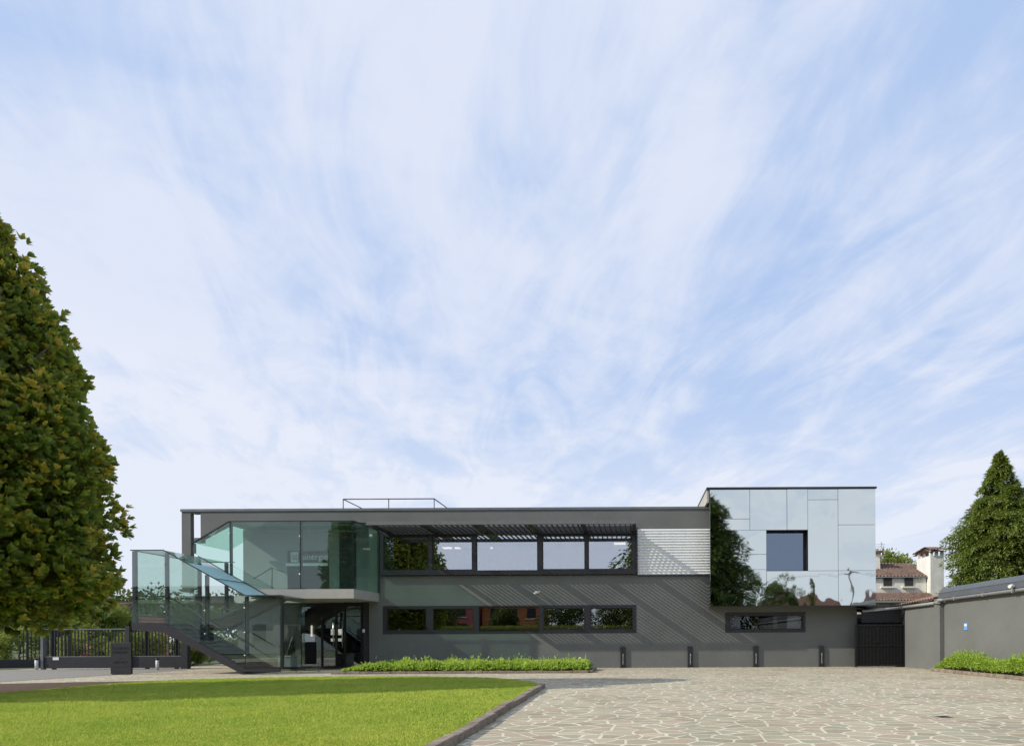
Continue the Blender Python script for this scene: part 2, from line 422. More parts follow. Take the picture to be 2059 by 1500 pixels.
# ------------------------------------------------------------------ foliage
def unit(v): return v / np.maximum(np.linalg.norm(v, axis=1, keepdims=True), 1e-9)
def leaves(name, c, axis, nrm, ln, wd, tint, material, parent=None, oval=False, off=(0, 0, 0)):
    """many leaves as one mesh; c = leaf base, axis = direction it grows, nrm = face direction"""
    n = len(c); axis = unit(axis)
    side = unit(np.cross(axis, nrm)); nn = unit(np.cross(side, axis))
    ln = ln[:, None]; wd = wd[:, None]
    c = c - np.array(off)
    if oval:
        v = np.stack([c, c + axis * ln * .33 + side * wd * .40 + nn * ln * .06, c + axis * ln * .74 + side * wd * .47 + nn * ln * .06, c + axis * ln - nn * ln * .02,
                      c + axis * ln * .74 - side * wd * .47 + nn * ln * .06, c + axis * ln * .33 - side * wd * .40 + nn * ln * .06], axis=1)
        fi = np.array([[0, 1, 2, 3], [0, 3, 4, 5]]); nv, nf, k = 6, 2, 4
    else:
        v = np.stack([c, c + axis * ln * .45 + side * wd * .5 + nn * ln * .06, c + axis * ln, c + axis * ln * .45 - side * wd * .5 + nn * ln * .06], axis=1)
        fi = np.array([[0, 1, 2], [0, 2, 3]]); nv, nf, k = 4, 2, 3
    faces = (fi[None] + (np.arange(n) * nv)[:, None, None]).reshape(-1)
    me = bpy.data.meshes.new(name)
    me.vertices.add(n * nv); me.vertices.foreach_set('co', v.reshape(-1).astype(np.float32))
    me.loops.add(len(faces)); me.loops.foreach_set('vertex_index', faces.astype(np.int32))
    me.polygons.add(n * nf); me.polygons.foreach_set('loop_start', np.arange(0, n * nf * k, k, dtype=np.int32))
    me.polygons.foreach_set('loop_total', np.full(n * nf, k, dtype=np.int32))
    at = me.attributes.new('tint', 'FLOAT', 'FACE'); at.data.foreach_set('value', np.repeat(np.clip(tint, 0, 1), nf).astype(np.float32))
    me.update(calc_edges=True)
    return link(name, me, material, parent)
def rdir(rng, n): return unit(rng.normal(size=(n, 3)))
def lobed_crown(name, rng, lobes, per, ln, wd, material, parent, outward=0.7, oval=False, bright=0.0, spread=0.35, upw=0.3):
    """lobes: array of (x, y, z, r) clumps; leaves sit on and inside each clump"""
    lob = np.array(lobes); n = len(lob) * per
    idx = np.repeat(np.arange(len(lob)), per)
    d = rdir(rng, n)
    rad = lob[idx, 3] * rng.uniform(0.35, 1.08, n) ** 0.6
    c = lob[idx, :3] + d * rad[:, None] * np.array([1, 1, 0.85])
    ax = d * outward + rdir(rng, n) * (1 - outward) + np.array([0, 0, upw * 0.3])
    nr = rdir(rng, n) + np.array([0, 0, 0.8]) + d * 0.4
    lt = rng.uniform(0, 1, len(lob))
    tint = 0.40 + (lt[idx] - 0.5) * spread + rng.normal(0, 0.17, n) + bright
    L = ln * rng.uniform(0.6, 1.25, n); W = wd * rng.uniform(0.7, 1.2, n)
    return leaves(name, c, ax, nr, L, W, tint, material, parent, oval, off=parent.location if parent else (0, 0, 0))
def trunk_mb(t, base, h, r, rng, limbs=6, reach=1.5, start=0.35):
    mb = on(t); b = Vector(base); p = b.copy(); seg = 6
    for i in range(seg):
        q = b + Vector((rng.normal() * r * .5, rng.normal() * r * .5, h * (i + 1) / seg))
        mb.bar(p, q, r * (1 - .13 * i), 8, r * (1 - .13 * (i + 1))); p = q
    for i in range(limbs):
        a = 2 * math.pi * i / limbs + rng.uniform(-.3, .3); z = h * rng.uniform(start, .95)
        q = b + Vector((0, 0, z)); e = q + Vector((math.cos(a) * reach, math.sin(a) * reach, reach * rng.uniform(.2, .8)))
        m_ = q.lerp(e, .5) + Vector((0, 0, -.1 * reach))
        mb.bar(q, m_, r * .4, 6, r * .28); mb.bar(m_, e, r * .28, 6, r * .08)
    return mb
def round_tree(name, label, base, h, rx, zc, rz, nl, per, leaf, seed, material, cat='tree', group=None, bright=0.0, trunk_r=0.18, oval=False, spread=0.35):
    rng = np.random.default_rng(seed)
    t = thing(name, label, cat, base, 0, group)
    d = rdir(rng, nl)
    rr = rng.uniform(0.25, 1.0, nl) ** 0.5
    wob = 1 + 0.22 * np.sin(d[:, 0] * 3.1 + seed) * np.cos(d[:, 2] * 2.7 + seed * .7)
    lob = np.empty((nl, 4))
    lr = rng.uniform(.2, .34, nl) * min(rx, rz)
    lob[:, 0] = base[0] + d[:, 0] * rr * (rx - lr * .6) * wob; lob[:, 1] = base[1] + d[:, 1] * rr * (rx - lr * .6) * wob
    lob[:, 2] = base[2] + zc + d[:, 2] * rr * (rz - lr * .6) * wob; lob[:, 3] = lr
    lobed_crown('crown', rng, lob, per, leaf, leaf * .55, material, t, bright=bright, oval=oval, spread=spread)
    trunk_mb(t, base, max(zc, h * .4), trunk_r, rng, 6, rx * .6).build('trunk', M['bark'], t)
    return t
def conifer(name, label, base, prof, seed, material, nb=700, per=26, droop=0.35, spray=0.42, wd=0.13, group=None, trunk_r=0.22):
    """prof: list of (z, radius); branches with hanging sprays"""
    rng = np.random.default_rng(seed)
    t = thing(name, label, 'conifer', base, 0, group)
    zs, rs = np.array([p[0] for p in prof]), np.array([p[1] for p in prof])
    zt = np.linspace(zs[0], zs[-1], 400); rt_ = np.interp(zt, zs, rs); cdf = np.cumsum(rt_ + .15); cdf /= cdf[-1]
    z = np.interp(rng.uniform(0, 1, nb), cdf, zt)
    th = rng.uniform(0, 2 * np.pi, nb)
    r = np.interp(z, zs, rs) * rng.uniform(.62, 1.1, nb) * (1 + .12 * np.sin(th * 3 + z * 1.7))
    s = rng.uniform(.12, 1, (nb, per)) ** .7
    rad = s * r[:, None]
    zz_ = z[:, None] + 0.16 * r[:, None] * s - droop * r[:, None] * s ** 2
    lat = rng.normal(0, .10, (nb, per)) * (0.5 + r[:, None] * .5) * np.sqrt(s)
    cx, sxx = np.cos(th)[:, None], np.sin(th)[:, None]
    c = np.stack([rad * cx - lat * sxx, rad * sxx + lat * cx, zz_ + rng.normal(0, .06, (nb, per))], -1).reshape(-1, 3) + np.array(base)
    out = np.stack([np.broadcast_to(cx, s.shape), np.broadcast_to(sxx, s.shape), np.full(s.shape, -droop)], -1).reshape(-1, 3)
    n = len(c)
    ax = out * .8 + rdir(rng, n) * .75
    nr = np.array([0, 0, 1.0]) + rdir(rng, n) * .6
    tint = .38 + np.repeat(rng.normal(0, .13, nb), per) + rng.normal(0, .13, n) + .18 * (s.reshape(-1) - .5)
    leaves('crown', c, ax, nr, spray * rng.uniform(.5, 1.2, n), wd * rng.uniform(.7, 1.3, n), tint, material, t, off=base)
    on(t).bar(base, Vector(base) + Vector((0, 0, zs[-1] * .97)), trunk_r, 8, .02).build('trunk', M['bark'], t)
    return t

# ------------------------------------------------------------------ ground
def sheet(name, pts, z, m_, kind='structure', down=0.0):
    mb = MB()
    if down: mb.prism([(p[0], p[1], z) for p in pts], (0, 0, -down))
    else: mb.bm.faces.new([mb.bm.verts.new((p[0], p[1], z)) for p in pts])
    return tag(mb.build(name, m_), kind=kind)
sheet('ground', [(-900, -900), (900, -900), (900, 1200), (-900, 1200)], -0.02, M['field'])
sheet('paving', [(-26, -14), (10.9, -14), (10.9, 26.5), (-26, 26.5)], 0.0, M['paving'])
sheet('driveway', [(-34, 13.5), (-20.5, 14.9), (-18.6, 16.0), (-18.0, 17.2), (-17.75, 20.5), (-17.9, 24.9), (-34, 24.9)], 0.006, M['asphalt'])
sheet('back_path', [(-20.5, 26.51), (-13.0, 26.51), (-16.0, 60), (-24.0, 60)], -0.004, M['paving'])
sheet('street', [(-120, -30), (120, -30), (120, -19), (-120, -19)], -0.012, M['asphalt'])

LAWN = [(-1.77, -5.0), (-2.14, 13.6), (-2.28, 14.4), (-2.6, 15.2), (-3.2, 16.0), (-4.1, 16.8), (-5.3, 17.3), (-6.8, 17.62), (-8.4, 17.72), (-9.8, 17.6), (-11.2, 17.15), (-12.5, 16.6), (-13.1, 15.6), (-13.2, 14.1),
        (-13.2, 12.4), (-14.2, 10.6), (-18, 7.5), (-22, 5), (-22, -5.0)]
lawn = sheet('lawn', LAWN, 0.05, M['lawn'], down=0.046)
# mulch edge along the far left border of the lawn
mul_in = LAWN[9:17]
mul_out = [(-9.9, 17.7), (-11.35, 17.3), (-12.8, 16.85), (-14.2, 16.65), (-15.7, 16.3), (-17.0, 15.85), (-18.6, 14.0), (-21, 8.6)]
tag(sheet('mulch_edge', mul_in + mul_out[::-1], 0.03, M['mulch'], down=0.025), kind='structure')
def inside(px, py, poly):
    poly = np.array(poly); x, y = px, py; r = np.zeros(len(x), bool); j = len(poly) - 1
    for i in range(len(poly)):
        xi, yi, xj, yj = *poly[i], *poly[j]
        c = ((yi > y) != (yj > y)) & (x < (xj - xi) * (y - yi) / (yj - yi + 1e-12) + xi)
        r ^= c; j = i
    return r
rng = np.random.default_rng(4)
def blades(name, n, ymin, ymax, power, h, wd, seed):
    rng = np.random.default_rng(seed)
    y = ymin + (ymax - ymin) * rng.uniform(0, 1, n) ** power
    xl = np.maximum(-22, -1.09 * y - 0.8)
    x = xl + (-1.75 - xl) * rng.uniform(0, 1, n)
    k = inside(x, y, LAWN); x, y = x[k], y[k]; n = len(x)
    c = np.stack([x, y, np.full(n, .046)], 1)
    ax = rng.normal(0, .42, (n, 3)) + np.array([0.1, 0.05, 1.0]); ax[:, 2] = np.abs(ax[:, 2])
    nr = rdir(rng, n)
    sc_ = np.clip(y / 9, .8, 1.8)
    return leaves(name, c, ax, nr, h * rng.uniform(.5, 1.3, n) * np.sqrt(sc_), wd * rng.uniform(.7, 1.3, n) * sc_, rng.uniform(0, 1, n), M['blade'])
tag(blades('grass', 420000, 5.6, 17.8, 1.15, .038, .008, 2), 'short mown green grass of the lawn', 'grass', kind='stuff')
# drain in the paving
c = G(1898, 1441)
dr = thing('drain_cover', 'small dark square drain grate set in the paving at the right', 'drain', (c.x, c.y, 0))
mb = on(dr); wall_cells(mb, c.x - .09, c.x + .09, .001, .006, c.y - .09, c.y + .09, []); mb.build('frame', M['pergola'], dr)
mb = on(dr)
for i in range(5): mb.box(c.x - .07, c.x + .07, c.y - .075 + i * .034, c.y - .058 + i * .034, .0065, .009)
mb.build('grate', M['dark'], dr)
# stone kerb of the lawn: a run of blocks
mb = MB(); rr = random.Random(3); y = -4.6
while y < 14.0:
    L = rr.uniform(.55, 1.05); e = min(y + L, 14.1)
    j = rr.uniform(-.012, .012)
    kx = -1.885 - (y - 6.2) * .02
    mb.box(kx - .12 + j, kx + j + rr.uniform(-.01, .01), y, e - .014, -.01, .105 + rr.uniform(-.012, .012)); y = e
ob = mb.build('lawn_kerb', M['kerb'], bevel=.014, seg=2); tag(ob, kind='structure')

# ------------------------------------------------------------------ office building
YF = 24.0
def fx(px, py=1200): return P(px, py, YF).x
def fz(py, px=1000): return P(px, py, YF).z
XL, XR = fx(366), fx(1723)
ZR = fz(1021, 900)                        # roof edge
bld = thing('office_building', 'long two-storey charcoal office block with ribbon windows, louvred sunshade and mirrored box', 'office building', ((XL + XR) / 2, YF, 0))
zfb = fz(1049, 1000)                      # underside of the upper band
UW = (fx(768), fx(1280), fz(1157, 1000), fz(1060, 1000))
LW = (fx(770), fx(1279), fz(1273, 1020), fz(1217, 1020))
SW = (fx(1458), fx(1619), fz(1271, 1540), fz(1231, 1540))
MWx = (fx(1541), fx(1625)); MWz = (fz(1148, 1580), fz(1066, 1580))
x742 = fx(742)
mb = wall_cells(on(bld), x742, XR, 0, zfb, YF, YF + .3, [UW, LW, SW, (MWx[0], MWx[1], MWz[0], MWz[1])])
# upper band, with its sloping left end
zb2 = fz(1082, 404)
mb.prism([(fx(404), YF, ZR - .10), (fx(404), YF, zb2), (fx(461), YF, zfb), (XR, YF, zfb), (XR, YF, ZR - .10)], (0, .3, 0))
# end pier
mb.box(XL, fx(384), YF, YF + .19, fz(1190, 375), ZR - .10)
mb.box(fx(391), fx(404), YF + .002, YF + .28, fz(1090, 400), fz(1081, 400))
mb.box(fx(384), fx(404), YF + .002, YF + .3, ZR - .16, ZR - .10)
mb.build('wall', M['paint'], bld)
# walls seen behind the glazed stair
YB = 25.3
mb = on(bld)
xb0 = P(489, 1120, YB).x
mb.box(P(478, 1250, 24.7).x, fx(585), 24.7, 24.95, 0, 2.70); mb.box(P(478, 1250, 24.7).x, P(478, 1250, 24.7).x + .25, 24.96, 33, 0, 2.70)
mb.box(XL + .02, xb0, YF + .20, 29, 2.70, 2.98)
mb.box(xb0, xb0 + .25, YB + .26, 33, 0, ZR - .3)
mb.build('wall', M['paint'], bld)
mb = on(bld); mb.box(xb0, x742 - .02, YB, YB + .25, 2.99, zfb - .02); mb.build('inner_wall', M['paint_in'], bld)
# floors, roof and the back
mb = on(bld); mb.box(xb0 + .26, 12.5 - 3.5, YF + .31, 33, 2.70, 2.98); mb.build('floor_slab', M['white_in'], bld)
mb = on(bld)
mb.box(fx(405), XR - .02, YF + .31, 33.2, ZR - .32, ZR - .11)
mb.build('roof', M['coping'], bld)
mb = on(bld); mb.box(xb0 + .26, XR - .02, YF + .32, 32.9, ZR - .42, ZR - .33); mb.build('ceiling', M['white_in'], bld)
mb = on(bld); mb.box(xb0, XR, 33, 33.25, 0, ZR - .33)
mb.box(XR - .26, XR, YF + .32, 33, 0, ZR - .33); mb.build('wall', M['paint'], bld)
mb = on(bld)
mb.box(fx(760), XR - .3, 29.2, 29.3, 2.99, ZR - .43); mb.box(fx(760), XR - .3, 28.2, 28.3, 0.01, 2.69)
mb.build('inner_wall', M['paint_in'], bld)
mb = on(bld); mb.box(XL - .03, fx(1427), YF - .035, YF + .45, ZR - .10, ZR); mb.build('coping', M['coping'], bld)
# roof railing
rl = on(bld); a = [P(690, 1003.5, 25.2), P(873, 1002.5, 25.2)]
zr_ = a[0].z
fa, fb = Vector((a[0].x, 25.2, zr_)), Vector((a[1].x, 25.2, zr_))
bb, ba = Vector((a[1].x, 27.2, zr_)), Vector((a[0].x, 27.2, zr_))
for u, v in ((fa, fb), (fb, bb), (ba, fa), (ba, bb)): rl.bar(u, v, .022, 6)
for q in (fa, fa.lerp(fb, .5), fb, bb, ba): rl.bar((q.x, q.y, ZR - .12), q, .02, 6)
rl.build('roof_railing', M['dark'], bld)
# window ribbons
def ribbon(name, rect, panes, y0, y1, pm, dark='frame'):
    """rect = outer frame; panes = list of (x0, x1, z0, z1)"""
    mb = on(bld)
    wall_cells(mb, rect[0], rect[1], rect[2], rect[3], y0, y1, panes)
    f = mb.build(name, M[dark], bld)
    for (a, b, c, d) in panes:
        g = on(bld); g.box(a - .005, b + .005, y0 + .05, y0 + .062, c - .005, d + .005); g.build('pane', pm, f)
        # thin sash rim inside the frame
        s = on(bld); t_ = .022
        wall_cells(s, a + .001, b - .001, c + .001, d - .001, y0 + .018, y0 + .048, [(a + t_, b - t_, c + t_, d - t_)])
        s.build('sash', M['black'], f)
    return f
def pz(py, px): return fz(py, px)
up_p = [(775, 865), (872.6, 952), (960.4, 1082.6), (1092.5, 1177), (1184, 1271)]
upn = [(fx(a), fx(b), pz(1146 if i != 2 else 1148, 1020), pz(1075 if i in (2,) else 1079, 1020)) for i, (a, b) in enumerate(up_p)]
ribbon('window', (UW[0], UW[1], UW[2] + .02, UW[3]), upn, YF - .17, YF + .12, M['pane'])
lo_p = [(778.5, 857), (871, 952), (963, 1084), (1093, 1175), (1188, 1272)]
lon = [(fx(a), fx(b), pz(1266 if i != 2 else 1269, 1020), pz(1223 if i != 2 else 1219.5, 1020)) for i, (a, b) in enumerate(lo_p)]
ribbon('window', LW, lon, YF - .015, YF + .15, M['panelow'])
ribbon('window', SW, [(fx(1465.5), fx(1613.5), pz(1265, 1540), pz(1237, 1540))], YF - .015, YF + .15, M['smallpane'])
# blinds and columns inside the windows
for (a, b, up_) in ((964, 982, 1), (1064, 1083, 1), (1170, 1178, 1), (1186, 1193, 1), (905, 909, 1)):
    mb = on(bld); z0, z1 = (3.0, 5.3)
    mb.box(fx(a), fx(b), YF + .30, YF + .38, z0, z1); mb.build('blind', M['white_in'], bld)
for (a, b) in ((878, 884), (978, 992), (1058, 1060), (1101, 1108), (1170, 1173), (1193, 1195), ):
    pass
for (a, b) in ((1466, 1490), (1585, 1613)):
    mb = on(bld); mb.box(fx(a), fx(b), YF + .17, YF + .2, fz(1266, 1540), fz(1236, 1540)); mb.build('blind', M['white_in'], bld)
for (a, b) in ((878, 884), (978, 992), (1101, 1108), (1193, 1195)):
    mb = on(bld); mb.box(fx(a), fx(b), YF + .9, YF + 1.0, .6, 2.45); mb.build('blind', M['coping'], bld)
mb = on(bld); mb.box(fx(1560), fx(1568), YF + .45, YF + .5, .9, 2.3); mb.build('blind', M['pot'], bld)
for (a, y_, w_) in ((-8.55, 27, .75), (-6.55, 27, .22), (-.75, 26, .5)):
    mb = on(bld); mb.box(a, a + w_, y_, y_ + .35, 5.32, 5.36); mb.build('ceiling_lamp', M['lamp'], bld)
# corrugated cladding
mb = on(bld); cx0, cx1 = fx(1282.5), P(1427, 1110, YF).x; cz0, cz1 = fz(1156, 1350), fz(1063.5, 1350)
nW = 17; prof = []
for i in range(nW * 8 + 1):
    prof.append((YF - .012 - .055 * abs(math.sin(math.pi * i / 8)), cz0 + (cz1 - cz0) * i / (nW * 8)))
va = [mb.bm.verts.new(Vector((cx0, y_, z_)) - mb.off) for y_, z_ in prof]; vb = [mb.bm.verts.new(Vector((cx1, y_, z_)) - mb.off) for y_, z_ in prof]
for i in range(len(prof) - 1): mb.bm.faces.new((va[i], vb[i], vb[i + 1], va[i + 1])).smooth = True
mb.build('corrugated_cladding', M['corr'], bld)
mb = on(bld); mb.box(cx0, cx1, YF - .07, YF - .002, cz0 - .03, cz0 - .004); mb.build('cladding_rail', M['dark'], bld)
# louvred sunshade
ysf = 21.9; xs0, xs1 = -9.72, fx(1279)
zs1 = 1.1 + (1287 - 1044.5 - 1.0) / F * ysf; zs0 = zs1 - .13
ss = on(bld)
ss.box(xs0, xs1, ysf, ysf + .09, zs0, zs1); ss.build('sunshade_front_beam', M['pergola'], bld)
ss = on(bld); ss.box(xs0, xs1, YF - .16, YF - .04, zs0 - .02, zs1 - .02); ss.box(xs0, xs1, YF - .3, YF - .171, UW[3] - .18, zs0 - .03)
ss.build('sunshade_wall_beam', M['dark'], bld)
ngr = 5; gw = (xs1 - xs0) / ngr
for g in range(ngr + 1):
    xc = xs0 + gw * g
    ss = on(bld); a0 = xc - .08 if 0 < g < ngr else (xc if g == 0 else xc - .14); ss.box(a0, a0 + .16 if g < ngr else xs1 - .003, ysf + .092, YF - .165, zs0 + .006, zs1 - .006); ss.build('sunshade_rafter', M['dark'], bld)
for g in range(ngr):
    x0 = xs0 + gw * g + .1; x1 = xs0 + gw * (g + 1) - .1; nl = 9
    ss = on(bld)
    for i in range(nl):
        xc = x0 + (x1 - x0) * (i + .5) / nl
        hw, th, an = .033, .005, R(55)
        dx, dz = hw * math.cos(an), hw * math.sin(an); ex, ez = -th * math.sin(an), th * math.cos(an)
        zc = (zs0 + zs1) / 2
        ss.prism([(xc - dx - ex, ysf + .1, zc - dz - ez), (xc + dx - ex, ysf + .1, zc + dz - ez), (xc + dx + ex, ysf + .1, zc + dz + ez), (xc - dx + ex, ysf + .1, zc - dz + ez)], (0, YF - .17 - ysf - .1, 0))
    ss.build('louvre_panel', M['louvre'], bld)
ss = on(bld); ss.box(xs1 - .012, xs1 + .05, YF - .20, YF - .002, UW[2] + .02, zs0 - .03); ss.build('sunshade_end_frame', M['frame'], bld)

# glazed bay above the entrance
YG = 22.0
gx = lambda px, py=1150: P(px, py, YG).x
gz = lambda py, px=600: P(px, py, YG).z
bx0, bx1, bx1b = gx(389), gx(711), P(762, 1200, YF).x
zb_t = gz(1048.5, 600); zsl0, zsl1 = gz(1203, 620), gz(1184, 620)
mb = on(bld)
mb.prism([(gx(541, 1195), YG, zsl0), (gx(516, 1184), YG, zsl1), (bx1, YG, zsl1), (bx1, YG, zsl0)], (0, .12, 0))
mb.prism([(gx(516, 1184) + .4, YG + .121, zsl0), (bx1, YG + .121, zsl0), (bx1b, YF - .003, zsl0), (bx1b, YB - .01, zsl0), (gx(516, 1184) + .4, YB - .01, zsl0)], (0, 0, zsl1 - zsl0 - .01))
mb.build('bay_slab', M['slab'], bld)
def zroofline(x):  # top edge of bay glass
    xa, xb = gx(389), gx(461); za, zb = gz(1092, 389), zb_t
    return zb if x >= xb else za + (zb - za) * (x - xa) / (xb - xa)
pnl = [[(389, 1112), (389, 1092), (461, 1049), (461, 1156)], [(463, 1157), (463, 1049), (603, 1048.5), (603, 1184), (516, 1184)], [(605, 1184), (605, 1048.5), (710.5, 1048), (710.5, 1184)]]
bay = on(bld); bay.box(bx0, bx1 + .02, YG - .03, YG + .05, zb_t - .001, zb_t + .035) if False else None
bay.prism([(gx(461), YG - .03, zb_t), (bx1 + .03, YG - .03, zb_t), (bx1b + .03, YF - .05, zb_t), (bx1b - .02, YF - .05, zb_t), (bx1 - .02, YG + .03, zb_t), (gx(461), YG + .03, zb_t)], (0, 0, .03))
bay.prism([(gx(386), YG - .03, gz(1094, 386)), (gx(461), YG - .03, zb_t), (gx(461), YG - .03, zb_t + .03), (gx(386), YG - .03, gz(1091.5, 386))], (0, .06, 0))
bayf = bay.build('bay_frame', M['dark'], bld)
for pl in pnl:
    g = on(bld); g.prism([P(a, b, YG) for a, b in pl], (0, .016, 0)); g.build('glass_panel', M['glass'], bayf)
g = on(bld); g.prism([(bx1 - .02, YG + .03, zsl1), (bx1b - .02, YF - .06, zsl1), (bx1b - .02, YF - .06, zb_t), (bx1 - .02, YG + .03, zb_t)], (.016, 0, 0)); g.build('glass_panel', M['glass'], bayf)
g = on(bld); g.prism([(gx(461), YG + .03, zb_t + .004), (bx1 - .03, YG + .03, zb_t + .004), (bx1b - .03, YF - .06, zb_t + .004), (gx(461), YF - .06, zb_t + .004)], (0, 0, .016)); g.build('glass_panel', M['glass'], bayf)
g = on(bld); g.prism([(gx(389), YG + .03, gz(1092, 389)), (gx(461) - .004, YG + .03, zb_t), (gx(461) - .004, YF - .06, zb_t), (gx(389), YF - .06, gz(1092, 389))], (0, 0, .016)); g.build('glass_panel', M['glass'], bayf)
for px, z0 in ((389, gz(1112, 389)), (463, gz(1157, 463)), (604, zsl1), (708.5, zsl1)):
    g = on(bld); x = gx(px); top = zroofline(x) - .004
    g.box(x - .035, x + .035, YG + .02, YG + .10, z0 + .002, top); p_ = g.build('bay_post', M['dark'], bld)
    if px in (463, 604):
        for q in (.22, .78):
            f = on(bld); f.sphere((x - .01, YG - .01, z0 + (top - z0) * q), .028, 8); f.build('glass_clamp', M['steel'], p_)
g = on(bld); g.box(bx1b - .03, bx1b + .05, YF - .058, YF - .004, zsl1, zb_t); g.build('bay_post', M['dark'], bld)
# things on the wall inside the bay
tx = lambda px, py=1120: P(px, py, YB).x
tz = lambda py: P(620, py, YB).z
mb = on(bld); mb.box(tx(579), tx(661), YB - .04, YB - .003, tz(1185), tz(1108)); mb.build('sign_board', M['frame'], bld)
mb = on(bld); mb.box(tx(586), tx(601), YB - .052, YB - .043, tz(1130.5), tz(1110)); mb.build('sign_plate', M['white_in'], bld)
mb = on(bld); mb.box(tx(578), tx(661), YB - .12, YB - .043, tz(1138), tz(1132.5)); mb.build('sign_shelf', M['white_in'], bld)
text_mesh('lettering', 'lab', .40, M['coping'], bld, (tx(587.5), YB - .057, tz(1125.5)), (1, 0, 0), (0, 0, 1), width=tx(601) - tx(587.5))
text_mesh('lettering', 'sinergie', .40, M['white'], bld, (tx(607), YB - .050, tz(1125.5)), (1, 0, 0), (0, 0, 1), width=tx(659.5) - tx(607))
hr = on(bld)
for a, b in (((510, 1163), (547, 1141)), ((547, 1141), (570, 1150)), ((547, 1141), (547, 1184))): hr.bar(P(*a, 23.4), P(*b, 23.4), .02, 6)
hr.build('landing_railing', M['dark'], bld)
# dark glazed entrance to the offices from the landing
mb = on(bld); mb.box(tx(683), tx(716), YB - .03, YB - .003, 3.0, zfb - .15); mb.build('inner_door', M['dark'], bld)
# entrance under the slab
ea, eb = Vector((P(603, 1270, 24.75).x, 24.75, 0)), Vector((P(730, 1270, 24.25).x, 24.25, 0))
ed = (eb - ea); en = Vector((-ed.y, ed.x, 0)).normalized()
ent = on(bld); zt_ = zsl0 - .03
for t_ in (0, .36, .585, .72, .985):
    a = ea + ed * t_; ent.sqbar(a + Vector((0, 0, .01)), a + Vector((0, 0, zt_)), .075, .075)
ent.sqbar(ea + Vector((0, 0, zt_ - .05)), eb + Vector((0, 0, zt_ - .05)), .08, .16)
ent.sqbar(ea + Vector((0, 0, .05)), eb + Vector((0, 0, .05)), .08, .10)
ent.sqbar(ea + ed * .36 + Vector((0, 0, 2.14)), eb + Vector((0, 0, 2.14)), .05, .03)
entf = ent.build('entrance_frame', M['black'], bld)
for a, b in ((0, .36), (.36, .585), (.585, .72), (.72, .985)):
    g = on(bld); p0, p1 = ea + ed * (a + .012) - en * .01, ea + ed * (b - .012) - en * .01
    g.prism([p0 + Vector((0, 0, .1)), p1 + Vector((0, 0, .1)), p1 + Vector((0, 0, zt_ - .13)), p0 + Vector((0, 0, zt_ - .13))], en * .016)
    d_ = g.build('glass_door' if .3 < a < .6 else 'glass_panel', M['doorglass'], bld)
    if .3 < a < .6:
        h = on(bld); q = ea + ed * (b - .035 if a < .5 else b - .03) - en * .06
        h.bar(q + Vector((0, 0, .85)), q + Vector((0, 0, 2.0)), .022, 8); h.build('door_handle', M['steel'], d_)
        q = ea + ed * (a + .03 if a > .5 else b - .085) - en * .022
        for z0, z1, w_ in ((1.38, 1.62, .16), (1.12, 1.24, .16)):
            h = on(bld); u = ed.normalized() * w_
            h.prism([q + Vector((0, 0, z0)), q + u + Vector((0, 0, z0)), q + u + Vector((0, 0, z1)), q + Vector((0, 0, z1))], en * .004); h.build('notice', M['white'], d_)
mb = on(bld); x0 = P(731, 1270, 24.25).x
mb.box(x0 + .04, x742 - .004, 24.12, 25.6, 0, zsl0 - .002); mb.build('entrance_pillar', M['frame'], bld)
mb = on(bld); mb.box(fx(729.5, 1268), fx(734, 1268), YF - .03, YF - .003, fz(1271, 730), fz(1264.5, 730)); mb.build('intercom', M['white'], bld)
mb = on(bld); mb.box(P(478, 1250, 24.7).x + .26, x742, 27.2, 27.3, 0, 2.69); mb.build('inner_wall', M['coping'], bld)
mb = on(bld); a, b = P(624.3, 1279, 27.1), P(626.3, 1257, 27.1); mb.box(a.x, b.x, 27.12, 27.18, a.z, b.z); mb.build('wall_lamp', M['lamp'], bld)
# cameras fixed to the building
mb = on(bld); c = P(1078, 1191, 23.8); mb.bar(c + Vector((-.06, -.06, -.015)), c + Vector((.10, .12, .03)), .048, 10); mb.bar(c + Vector((.08, .1, .02)), (c.x + .11, YF - .002, c.z + .03), .03, 8); mb.build('security_camera', M['white'], bld)
mb = on(bld); c = P(746, 1077, 23.4); mb.sphere(c, .065, 12); mb.build('security_camera', M['white'], bld)

# mirrored box
YM = 23.28
mx = lambda px, py=1100: P(px, py, YM).x
mz = lambda py, px=1590: P(px, py, YM).z
X0, X1, Z0, Z1 = mx(1427.7), mx(1759.3), mz(1217.5), mz(983.5)
mv = on(bld)
RW = (mx(1541), mx(1624.5), mz(1147.5), mz(1066))
wall_cells(mv, X0 + .03, X1 - .03, Z0 + .03, Z1 - .01, YM + .03, YM + .10, [RW])
mv.box(X0 + .03, X1 - .03, YM + .101, 27.0, Z0 + .03, Z0 + .12)
mv.box(X1 - .12, X1 - .03, YM + .101, 27.0, Z0 + .121, Z1 - .01)
mv.box(X0 + .03, X0 + .10, YM + .101, 27.0, Z0 + .121, Z1 - .01)
mv.box(X0 + .101, X1 - .121, YM + .101, 27.0, Z1 - .08, Z1 - .01)
mv.box(X0 + .03, X1 - .03, 27.001, 27.1, ZR - .1, Z1 - .01)
